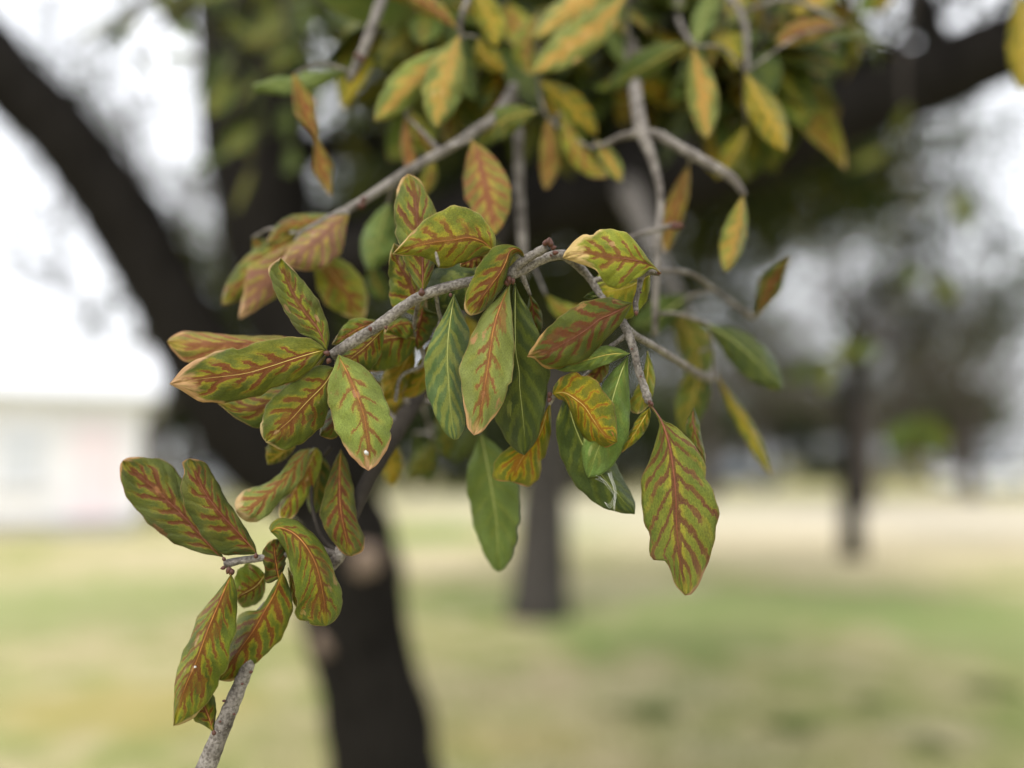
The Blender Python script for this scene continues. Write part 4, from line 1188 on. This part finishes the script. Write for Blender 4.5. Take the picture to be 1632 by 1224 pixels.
b2.leaf(5, [(600, 560), (540, 540), (490, 540), (448, 548)], [(550, 565), (490, 562)], [(560, 505), (500, 510)], (.411, .412, .412), 'deep', 6)
b2.leaf(5, [(748, 912), (720, 910), (600, 920), (450, 960), (260, 1010)], [(690, 940), (600, 982), (480, 1020), (340, 1030)], [(680, 880), (600, 862), (500, 880), (380, 950)], (.396, .396, .398), 'soft', 8, RedAmt=0., HaloAmt=.7, rib='rib_yellow', rib_px=3)
b2.leaf(6, [(492, 207), (525, 200), (562, 206), (610, 237), (650, 272), (690, 332), (740, 402), (806, 442)], [(520, 232), (550, 242), (578, 282), (598, 350), (640, 412), (690, 452), (750, 468)], [(500, 170), (535, 125), (590, 103), (645, 105), (700, 140), (745, 200), (792, 270), (803, 350)], (.402, .394, .391, .393), 'yellow', 10, Reach=.85, rib='rib_yellow', rib_px=2.8)
b2.leaf(6, [(860, 22), (850, 42), (820, 120), (785, 232), (752, 380), (705, 500), (665, 615)], [(862, 120), (869, 250), (863, 400), (822, 500), (760, 582), (705, 608)], [(790, 92), (735, 160), (680, 270), (638, 400), (632, 500), (650, 580)], (.398, .398, .400), 'soft', 9, rib='rib_pale', rib_px=2.8, Green=None) if False else \
b2.leaf(6, [(860, 22), (850, 42), (820, 120), (785, 232), (752, 380), (705, 500), (665, 615)], [(862, 120), (869, 250), (863, 400), (822, 500), (760, 582), (705, 608)], [(790, 92), (735, 160), (680, 270), (638, 400), (632, 500), (650, 580)], (.398, .398, .400), 'soft', 9, rib='rib_pale', rib_px=2.8)
b2.leaf(6, [(560, 205), (568, 245), (592, 340), (632, 442), (690, 550), (770, 650), (892, 794)], [(640, 330), (720, 440), (800, 550), (850, 650), (892, 730)], [(520, 300), (508, 400), (530, 500), (570, 600), (640, 692), (720, 752), (810, 785)], (.404, .404, .403), 'deep', 9, rib='rib_pale', rib_px=2.4)
b2.leaf(6, [(962, 258), (985, 285), (1024, 345), (1060, 450), (1080, 570), (1093, 700), (1096, 830), (1105, 950), (1120, 1060), (1138, 1190)], [(1032, 338), (1070, 352), (1140, 410), (1202, 482), (1242, 580), (1277, 680), (1300, 790), (1287, 900), (1252, 1020), (1220, 1110), (1170, 1182)], [(1012, 340), (1006, 400), (968, 520), (935, 600), (922, 690), (934, 800), (955, 900), (975, 1010), (1040, 1020), (1062, 1060), (1092, 1140)], (.393, .389, .387, .388, .39), 'plum', 12, rib='rib_red', rib_px=6.5, fold=.12, Slope=2.3)
b2.leaf(6, [(1180, 275), (1175, 330), (1195, 420), (1215, 480), (1238, 545)], [(1205, 340), (1218, 420), (1236, 500)], [(1150, 330), (1142, 390), (1165, 440)], (.414, .410, .408), 'dark', 6, RedAmt=.8)
b2.leaf(6, [(965, 276), (955, 295), (910, 372), (865, 440), (830, 492)], [(970, 310), (950, 380), (900, 440)], [(920, 310), (880, 370), (845, 440)], (.397, .4, .402), 'yellow', 7, RedAmt=.5)
b2.leaf(6, [(955, 0), (958, 60), (950, 150), (925, 230), (905, 305)], [(985, 90), (990, 160), (968, 250), (935, 290)], [(935, 100), (900, 180), (870, 240), (872, 290)], (.408, .408, .407), 'lime', 6, RedAmt=.3)
b2.wleaf([(968, 560), (955, 590), (945, 605), (935, 612)], 14, 16, (.406, .41), 'rust', 5)
b2.leaf(6, [(140, 402), (150, 440), (175, 560), (200, 700), (220, 850), (228, 1074)], [(240, 480), (318, 640), (330, 790), (312, 950), (265, 1050)], [(110, 480), (72, 600), (88, 750), (128, 920), (190, 1045)], (.452, .448, .446), 'soft', 9, RedAmt=0., HaloAmt=.2, Green=None) if False else \
b2.leaf(6, [(140, 402), (150, 440), (175, 560), (200, 700), (220, 850), (228, 1074)], [(240, 480), (318, 640), (330, 790), (312, 950), (265, 1050)], [(110, 480), (72, 600), (88, 750), (128, 920), (190, 1045)], (.452, .448, .446), 'soft', 9, RedAmt=0., HaloAmt=.25)
b2.twig([(766, 694, .452), (752, 660, .46), (735, 620, .455), (720, 560, .435), (700, 500, .41), (695, 466, .4)], [4, 5, 6, 6, 6, 7])
b2.wleaf([(845, 470), (850, 500), (848, 530), (842, 550)], 15, 12, (.405, .412), 'dark', 5)

# ---------------------------------------------------------------- branch 3: long twig upper left, a hand's breadth behind
b3 = Branch((900, -330, 1.5), 'soft focus twig slanting behind with pink and orange blotched leaves')
b3.twig([(900, -330, 1.5), (860, -60, .9), (830, 110, .62), (790, 185, .535), (769, 200, .52), (722, 232, .505), (663, 265, .495), (613, 297, .485), (563, 329, .475), (519, 350, .47), (480, 372, .468)], [34, 24, 20, 18, 17, 16, 16, 15, 14, 11, 9], n=60)
b3.twig([(900, -330, 1.5), (700, -150, .8), (640, -80, .6), (608, 0, .55), (587, 59, .53), (572, 97, .525), (556, 128, .52)], [34, 24, 20, 17, 16, 15, 12], n=40)
b3.twig([(860, -60, .9), (780, -60, .62), (745, 0, .54), (732, 45, .53), (738, 58, .53)], [22, 14, 10, 9, 7], n=26)
b3.twig([(822, 150, .60), (826, 215, .575), (828, 300, .56), (833, 392, .55), (836, 440, .55)], [16, 16, 16, 15, 12], n=24)
b3.bud(572, 90, .52, 14, (1, -.4), 2); b3.bud(575, 322, .475, 14, (.4, -1), 3)
W = b3.wleaf
W([(553, 112), (510, 126), (468, 135), (430, 138), (404, 142)], [2, 16, 17, 14, 16, 6], [2, 17, 12, 14, 16, 6], (.515, .515, .51), 'soft', 7, rib='')
W([(468, 118), (478, 150), (492, 190), (501, 207), (506, 235), (515, 275), (527, 312)], [2, 18, 20, 2, 14, 19, 12, 1], [2, 10, 18, 2, 13, 14, 11, 1], (.508, .503, .50), 'rust', 9, rib='', sA=.4, sB=-.2)
W([(731, 74), (695, 98), (655, 132), (618, 172), (597, 194)], 28, 30, (.52, .508, .505), 'orange', 8)
W([(732, 55), (719, 95), (707, 140), (699, 178), (694, 205)], 32, 34, (.515, .50, .495), 'orange', 8, BurnAmt=.1)
W([(730, 46), (702, 22), (668, 0), (630, -22)], 15, 18, (.52, .525), 'rust', 7)
W([(762, 60), (770, 85), (785, 100), (806, 112)], 20, 18, (.525, .53), 'gold', 6, RedAmt=.9)
W([(752, -20), (770, 10), (785, 40), (790, 75)], 24, 22, (.54, .53), 'gold', 6)
W([(752, 222), (764, 258), (775, 300), (783, 340), (789, 374)], 38, 36, (.485, .468, .458), 'rust', 9, Reach=1.05, BurnAmt=.05)
W([(646, 184), (648, 220), (652, 250), (656, 284)], 12, 11, (.515, .51), 'rust', 5)
W([(655, 175), (665, 205), (680, 230), (690, 250)], 18, 20, (.53, .53), 'lime', 6)
W([(858, 178), (815, 186), (785, 205), (760, 232)], 26, 22, (.53, .52), 'green', 7)
W([(556, 342), (532, 358), (505, 382), (478, 402), (446, 422)], 44, 24, (.468, .455, .452), 'mauve', 8, Reach=1.2, peak=.5)
W([(545, 345), (500, 352), (460, 360), (425, 388)], 20, 14, (.47, .475), 'olive', 7)
W([(472, 372), (430, 405), (395, 440), (354, 486)], 26, 24, (.472, .478), 'olive', 7)
W([(470, 385), (440, 425), (415, 460), (382, 508)], [2, 24, 34, 34, 24, 2], [2, 20, 30, 36, 30, 2], (.466, .464), 'mauve', 7, BurnAmt=.6)
W([(402, 380), (420, 400), (440, 425)], 20, 18, (.49, .49), 'olive', 5)
W([(502, 398), (525, 430), (552, 468), (580, 508)], 34, 36, (.482, .49), 'lime', 7)
W([(620, 322), (612, 350), (600, 390), (588, 432)], 30, 26, (.51, .515), 'soft', 7, RedAmt=.5)
W([(635, 300), (645, 330), (640, 370)], 14, 14, (.50, .50), 'gold', 5)
W([(690, 250), (686, 280), (676, 310)], 12, 14, (.51, .51), 'lime', 5)
W([(840, 410), (800, 420), (760, 400), (720, 395)], 20, 26, (.55, .56), 'green', 6)
W([(590, 420), (600, 450), (615, 480)], 18, 18, (.53, .53), 'green', 5)
W([(870, 470), (890, 490), (915, 500), (945, 490)], 14, 16, (.50, .50), 'lime', 5)

# ---------------------------------------------------------------- branch 4: forked pale stem right of centre, behind
b4 = Branch((1010, -330, 1.5), 'pale forked stem dangling behind with sparse narrow leaves on its right')
b4.twig([(1010, -330, 1.5), (1005, -100, .85), (1005, 60, .63), (1016, 172, .535), (1025, 215, .518), (1038, 248, .51), (1051, 298, .50), (1053, 331, .495), (1048, 390, .488), (1045, 460, .485), (1044, 535, .49)], [26, 20, 20, 22, 23, 16, 13, 12, 12, 12, 9], n=60)
b4.twig([(1026, 212, .518), (1050, 216, .515), (1078, 232, .51), (1137, 265, .50), (1168, 285, .497), (1187, 312, .495)], [16, 17, 17, 16, 16, 10], n=24)
b4.twig([(1020, 212, .52), (990, 218, .525), (965, 230, .53), (940, 236, .54)], [14, 12, 10, 8])
b4.twig([(990, 384, .47), (1008, 377, .475), (1045, 366, .48), (1062, 362, .478), (1076, 358, .476)], [7, 8, 9, 9, 10])
b4.twig([(1050, 430, .487), (1100, 436, .50), (1150, 470, .53), (1200, 508, .54)], [8, 8, 8, 9])
b4.twig([(1046, 500, .488), (1080, 500, .5), (1130, 516, .51)], [7, 6, 6])
b4.bud(1080, 358, .474, 16, (1, -.2), 3)
W = b4.wleaf
W([(1184, 312), (1180, 345), (1170, 390), (1156, 434)], 16, 24, (.493, .488), 'orange', 7, RedAmt=.5)
W([(1204, 506), (1218, 475), (1236, 440), (1259, 410)], [1, 16, 18, 20, 10, 1], [1, 16, 20, 18, 8, 1], (.515, .50), 'dark', 7)
W([(1128, 517), (1168, 542), (1210, 580), (1247, 622)], 26, 32, (.505, .50), 'deep', 7, HaloAmt=.2, HaloWidth=1.)
W([(1142, 598), (1172, 648), (1204, 702), (1230, 758)], 10, 15, (.53, .51), 'olive', 6, RedAmt=.2)
W([(1098, 262), (1085, 305), (1070, 350), (1060, 402)], 17, 16, (.53, .53), 'rust', 7)
W([(1060, 500), (1090, 520), (1110, 560), (1115, 610)], 30, 26, (.55, .55), 'green', 6)
W([(1115, 560), (1110, 610), (1100, 650), (1090, 695)], 26, 26, (.52, .52), 'green', 6)
W([(1100, 470), (1070, 490), (1040, 510), (1005, 520)], 24, 26, (.54, .54), 'deep', 6)
W([(872, 188), (876, 225), (876, 260), (870, 302)], 18, 17, (.55, .54), 'rust', 7, RedAmt=.8)
W([(895, 180), (912, 225), (938, 262), (968, 283)], 16, 20, (.545, .53), 'lime', 6)
W([(950, 222), (965, 245), (978, 265), (990, 290)], 15, 16, (.535, .525), 'orange', 5)
W([(858, 128), (900, 158), (930, 190), (952, 214)], 22, 22, (.56, .55), 'yellow', 6, RedAmt=.3)
W([(1002, -14), (955, 38), (905, 76), (846, 118)], 30, 30, (.545, .52), 'orange', 7, BurnAmt=.05)
W([(990, -40), (945, -8), (905, 20), (848, 62)], 30, 26, (.55, .535), 'orange', 7, RedAmt=.6)
W([(858, 20), (845, 50), (838, 85), (848, 120)], 20, 22, (.56, .55), 'lime', 6)
W([(1100, 68), (1052, 92), (1012, 116), (968, 145)], 20, 26, (.56, .555), 'green', 7, RedAmt=.0, HaloAmt=.15)
W([(1104, 74), (1114, 120), (1121, 170), (1126, 222)], 26, 24, (.545, .53), 'orange', 7, RedAmt=.6)
W([(1108, 76), (1116, 44), (1128, 14), (1142, -16)], 19, 21, (.56, .565), 'soft', 6)
W([(1188, 116), (1210, 158), (1236, 204), (1252, 242)], 24, 30, (.545, .525), 'gold', 7, BurnAmt=.1)
W([(1342, 42), (1310, 44), (1275, 52), (1236, 70)], 20, 20, (.56, .56), 'rust', 7, Reach=1.1)
W([(1190, 200), (1180, 225), (1165, 250), (1140, 285)], 16, 18, (.58, .58), 'gold', 5)
b4.twig([(1005, -100, .85), (1100, -60, .66), (1180, 20, .58), (1192, 112, .555)], [24, 14, 11, 8])
b4.twig([(1100, -60, .66), (1080, 20, .6), (1102, 70, .56)], [12, 9, 7])
b4.twig([(1180, 20, .58), (1260, 0, .57), (1345, 40, .56)], [9, 8, 6])

# ---------------------------------------------------------------- dense sprays overhead (copies of a few leaf shapes)
def proto_leaf(k, style):
    nu, nh = 12, 3
    L = 1.0
    t = np.linspace(0, 1, nu)
    pk = rng.uniform(.5, .65); a = 1.05; b = a * (1 - pk) / pk
    w = t ** a * (1 - t) ** b; w = w / w.max() * rng.uniform(.13, .23)
    hs = np.linspace(-1, 1, 2 * nh + 1)
    bend = rng.uniform(-.05, .35); cup = rng.uniform(-.5, .7)
    V, U = [], []
    for i in range(nu):
        for h in hs:
            V.append((t[i], w[i] * h, -bend * t[i] ** 2 + cup * w[i] * abs(h) ** 1.5 + .015 * math.sin(t[i] * 12 + k) * h))
            U.append((t[i], (h + 1) / 2))
    nv = len(hs)
    f = [(i * nv + j, i * nv + j + 1, (i + 1) * nv + j + 1, (i + 1) * nv + j) for i in range(nu - 1) for j in range(nv - 1)]
    me = bpy.data.meshes.new('leaf'); me.from_pydata(V, [], f)
    ul = me.uv_layers.new(name='UVMap')
    U = np.array(U, np.float32); idx = np.empty(len(me.loops), dtype=np.int32)
    me.loops.foreach_get('vertex_index', idx); ul.data.foreach_set('uv', U[idx].ravel())
    me.materials.append(leaf_mat(style, 8))
    me.polygons.foreach_set('use_smooth', [True] * len(me.polygons))
    return me


PROTO = {s: [proto_leaf(k, s) for k in range(4)] for s in ('green', 'deep', 'gold', 'yellow', 'orange', 'rust', 'soft', 'lime', 'olive')}


def place_leaf(branch, p, d, L, style):
    me = rng.choice(PROTO[style])
    o = bpy.data.objects.new('leaf', me); COL.objects.link(o)
    d = d.normalized()
    up = Vector((rng.gauss(0, .7), -1 + rng.gauss(0, .7), .6 + rng.gauss(0, .5)))
    y = up.cross(d).normalized(); z = d.cross(y)
    Mx = Matrix((d, y, z)).transposed().to_4x4()
    Mx = Matrix.Translation(p) @ Mx @ Matrix.Scale(L, 4)
    o.parent = branch.root
    o.matrix_parent_inverse = world_of(branch.root).inverted()
    o.matrix_basis = Mx
    return o


def spray(branch, start, path, styles, nleaf, L=.062, w0=14):
    """a twig down a path with leaves gathered towards its end"""
    P = [start] + path
    branch.twig(P, list(np.linspace(w0, 6, len(P))), n=5 * len(P))
    C = [at(*c) for c in crom(P, 24)]
    for k in range(nleaf):
        i = int(23 * (1 - rng.random() ** 1.6 * .75))
        t = (C[min(i + 1, 23)] - C[max(i - 1, 0)]).normalized()
        d = t * rng.uniform(.1, .9) + Vector((rng.gauss(0, .7), rng.gauss(0, .5), rng.gauss(-.25, .5)))
        place_leaf(branch, C[i], d, L * rng.uniform(.75, 1.2), rng.choice(styles))


b5 = Branch((760, -420, 1.7), 'dense green and gold leaf mass overhead behind the slanting twig')
b5.bark = 'twig_dark'
b5.twig([(760, -420, 1.7), (740, -250, 1.25), (760, -120, .95), (900, -90, .82), (1080, -90, .80), (1260, -80, .82), (1420, -60, .9)], [60, 50, 40, 30, 26, 22, 16], n=50)
MIXG = ['green', 'green', 'green', 'green', 'deep', 'deep', 'deep', 'yellow', 'gold', 'lime', 'soft', 'olive']
MIXO = ['green', 'deep', 'orange', 'rust', 'gold', 'lime', 'green']
for (x0, x1, y1, d0, d1, st, nl) in ((760, 600, 60, .95, .70, MIXG, 10), (760, 650, 130, .95, .68, MIXG, 10), (800, 760, 150, .9, .66, MIXG, 10), (850, 830, 120, .85, .66, MIXG, 10),
                                     (900, 900, 120, .82, .64, MIXG, 9), (960, 960, 60, .82, .66, MIXG, 9), (1040, 1060, 60, .80, .64, MIXG, 10), (1100, 1150, 120, .8, .64, MIXG, 11),
                                     (1160, 1220, 100, .8, .66, MIXG, 10), (1200, 1180, 190, .82, .68, MIXG, 10), (1260, 1300, 80, .82, .66, MIXO, 9), (1300, 1290, 150, .83, .74, MIXG, 8), (1380, 1360, 40, .88, .78, MIXG, 7),
                                     (720, 690, 190, 1.0, .74, ['green', 'deep', 'soft'], 8), (980, 1010, 130, .82, .72, MIXG, 8), (1120, 1110, 230, .8, .74, ['green', 'deep', 'gold'], 7), (870, 850, 200, .84, .72, ['green', 'deep'], 6)):
    spray(b5, (x0, -95, d0), [((x0 + x1) / 2 + rng.uniform(-20, 20), (y1 - 95) * .45, (d0 + d1) / 2), (x1, y1, d1)], st, int(nl * 1.75))

b9 = Branch((1180, -420, 1.6), 'nearer clusters of broad green leaves crowding above the forked pale stem')
b9.bark = 'twig_dark'
b9.twig([(1180, -420, 1.6), (1120, -260, 1.0), (1000, -150, .74), (860, -120, .66), (700, -110, .64), (600, -100, .66)], [50, 36, 26, 20, 16, 12], n=40)
b9.twig([(1120, -260, 1.0), (1200, -160, .76), (1300, -120, .68), (1400, -100, .68)], [30, 24, 18, 12], n=24)
for (x0, y0, d0, x1, y1, d1, st, nl) in ((640, -105, .65, 600, 50, .60, MIXG, 10), (700, -110, .64, 680, 60, .585, MIXG, 11), (800, -115, .65, 800, 70, .60, MIXG, 12), (860, -120, .66, 840, 150, .60, MIXG, 10),
                                         (940, -130, .7, 930, 60, .61, MIXG, 11), (1000, -150, .74, 1010, 30, .62, MIXG, 11), (1080, -210, .88, 1070, 40, .62, MIXG, 12), (1200, -160, .76, 1150, 60, .61, MIXG, 12),
                                         (1260, -140, .71, 1210, 90, .60, MIXG, 12), (1300, -120, .68, 1290, 20, .61, MIXG, 11), (1340, -115, .68, 1230, 160, .62, ['green', 'deep', 'green', 'lime'], 9), (1000, -150, .74, 970, 120, .63, ['green', 'deep', 'green', 'yellow'], 9),
                                         (700, -110, .64, 720, 150, .62, MIXG, 8), (1220, -160, .74, 1140, 180, .63, ['green', 'deep', 'gold'], 8)):
    spray(b9, (x0, y0, d0), [((x0 + x1) / 2 + rng.uniform(-15, 15), (y1 + y0) * .5, (d0 + d1) / 2), (x1, y1, d1)], st, nl, .068, 12)

b6 = Branch((300, -420, 1.9), 'green leaf spray before the upper part of the dark trunk')
b6.bark = 'twig_dark'
b6.twig([(300, -420, 1.9), (340, -200, 1.4), (420, -110, 1.15), (520, -90, 1.05)], [50, 36, 26, 18], n=24)
for (x0, x1, y1, d0, d1, nl) in ((350, 270, 40, 1.3, 1.05, 7), (345, 175, 30, 1.35, 1.15, 7), (420, 370, 130, 1.15, 1.0, 6), (430, 420, 210, 1.15, 1.05, 6), (440, 460, 60, 1.12, .95, 6), (500, 560, 200, 1.06, 1.0, 5), (360, 380, 260, 1.25, 1.15, 5), (345, 215, 95, 1.3, 1.2, 6), (350, 320, 120, 1.3, 1.1, 8), (430, 350, 40, 1.15, 1.0, 8), (440, 500, 120, 1.12, 1.0, 7), (500, 520, 30, 1.06, .9, 8), (430, 400, 320, 1.15, 1.1, 6), (440, 470, 280, 1.12, 1.05, 6), (500, 540, 100, 1.06, .95, 7), (345, 150, 70, 1.35, 1.3, 5)):
    spray(b6, (x0, -110 if x0 > 400 else -190, d0), [((x0 + x1) / 2, y1 * .4 - 40, (d0 + d1) / 2), (x1, y1, d1)], ['green', 'deep', 'deep', 'green', 'deep'], nl, .065, 12)

b7 = Branch((1500, -300, 2.0), 'loose drooping spray of dark leaves against the bright sky on the right')
b7.bark = 'twig_dark'
b7.twig([(1500, -300, 2.0), (1470, -100, 1.7), (1440, 100, 1.5), (1450, 280, 1.4), (1440, 440, 1.35), (1420, 560, 1.35), (1460, 680, 1.35)], [12, 10, 8, 6, 5, 4, 3], n=40)
for (sx, sy, sd, ex, ey, nl) in ((1450, 280, 1.4, 1540, 320, 4), (1440, 420, 1.36, 1480, 440, 6), (1425, 540, 1.35, 1300, 580, 5), (1450, 650, 1.35, 1460, 690, 6), (1445, 200, 1.45, 1390, 290, 3)):
    spray(b7, (sx, sy, sd), [((sx + ex) / 2, (sy + ey) / 2 - 12, sd), (ex, ey, sd)], ['deep', 'green', 'deep'], nl, .07, 7)

b8 = Branch((1750, -250, 1.2), 'golden green leaf hanging in alone from the upper right')
b8.twig([(1750, -250, 1.2), (1680, -120, .8), (1640, -60, .66), (1624, -10, .62)], [30, 18, 12, 8])
b8.wleaf([(1624, -12), (1630, 30), (1632, 90), (1628, 146)], 34, 28, (.62, .60), 'gold', 7)
b8.wleaf([(1630, -30), (1660, 10), (1690, 60), (1700, 110)], 30, 28, (.63, .62), 'green', 7)

# ---------------------------------------------------------------- tiny things on the leaves
def cocoon():
    c = at(697, 413, .379)
    ax = (at(694, 402, .378) - at(699, 424, .379)); L = ax.length; ax.normalize()
    m = MB(); m.tube([c + ax * L * t for t in (-.55, -.4, -.1, .2, .45, .55)], [L * r for r in (.04, .09, .12, .11, .08, .03)], 9)
    o = m.build('cocoon', simple('cocoon_silk', (.28, .25, .22), .9, .7, 500))
    tag(o, 'tiny pale grey cocoon stuck to the edge of an upper leaf', 'cocoon')


cocoon()


def silk():
    m = MB()
    rnd = random.Random(8)
    base = tr(6, [(720, 622), (770, 600), (800, 650), (795, 700), (790, 770), (760, 740)])
    def thread(a, b_, c):
        C = crom([(*a, .3985), (*b_, .397), (*c, .3985)], 12)
        m.tube([at(*q) for q in C], [.000035] * 12, 4)
    T = lambda *p: tr(6, [p])[0]
    for k in range(7):
        j = lambda s=8: rnd.uniform(-s, s)
        thread(T(768 + j(), 590 + j()), T(798 + j(), 680 + j(12)), T(795 + j(), 775 + j()))
    for k in range(4):
        j = lambda s=14: rnd.uniform(-s, s)
        thread(T(712 + j(), 615 + j()), T(755 + j(), 640 + j()), T(808 + j(), 700 + j()))
    for k in range(3):
        thread(T(745, 735), T(770, 745 + 10 * k), T(800, 690 + 20 * k))
    o = m.build('spider_silk', simple('silk', (.75, .75, .72), .5, .1, 50))
    tag(o, 'fine white spider silk strands on a dark green leaf', 'silk')


silk()


def fleck(x, y, d, r):
    c = at(x, y, d); nrm = (CAM - c).normalized(); t = nrm.orthogonal().normalized(); u = nrm.cross(t)
    R_ = r / F_PX * d
    v = [c + nrm * R_ * .45]
    for k in range(9):
        a = k / 9 * 6.2832; q = R_ * rng.uniform(.75, 1.2)
        v.append(c + (t * math.cos(a) + u * math.sin(a)) * q)
    v.append(c - nrm * R_ * .3)
    m = MB(); m.add(v, [(0, 1 + k, 1 + (k + 1) % 9) for k in range(9)] + [(10, 1 + (k + 1) % 9, 1 + k) for k in range(9)])
    return m


for x, y, d, r, lb in ((584, 722, .3855, 4.2, 'white fleck near the tip of the oval leaf below the twig end'), (311, 1063, .386, 2.2, 'tiny white fleck on the midrib of the lowest hanging leaf')):
    o = fleck(x, y, d, r).build('dropping', simple('white_fleck', (.62, .61, .58), .9, .4, 1500))
    tag(o, lb, 'fleck')
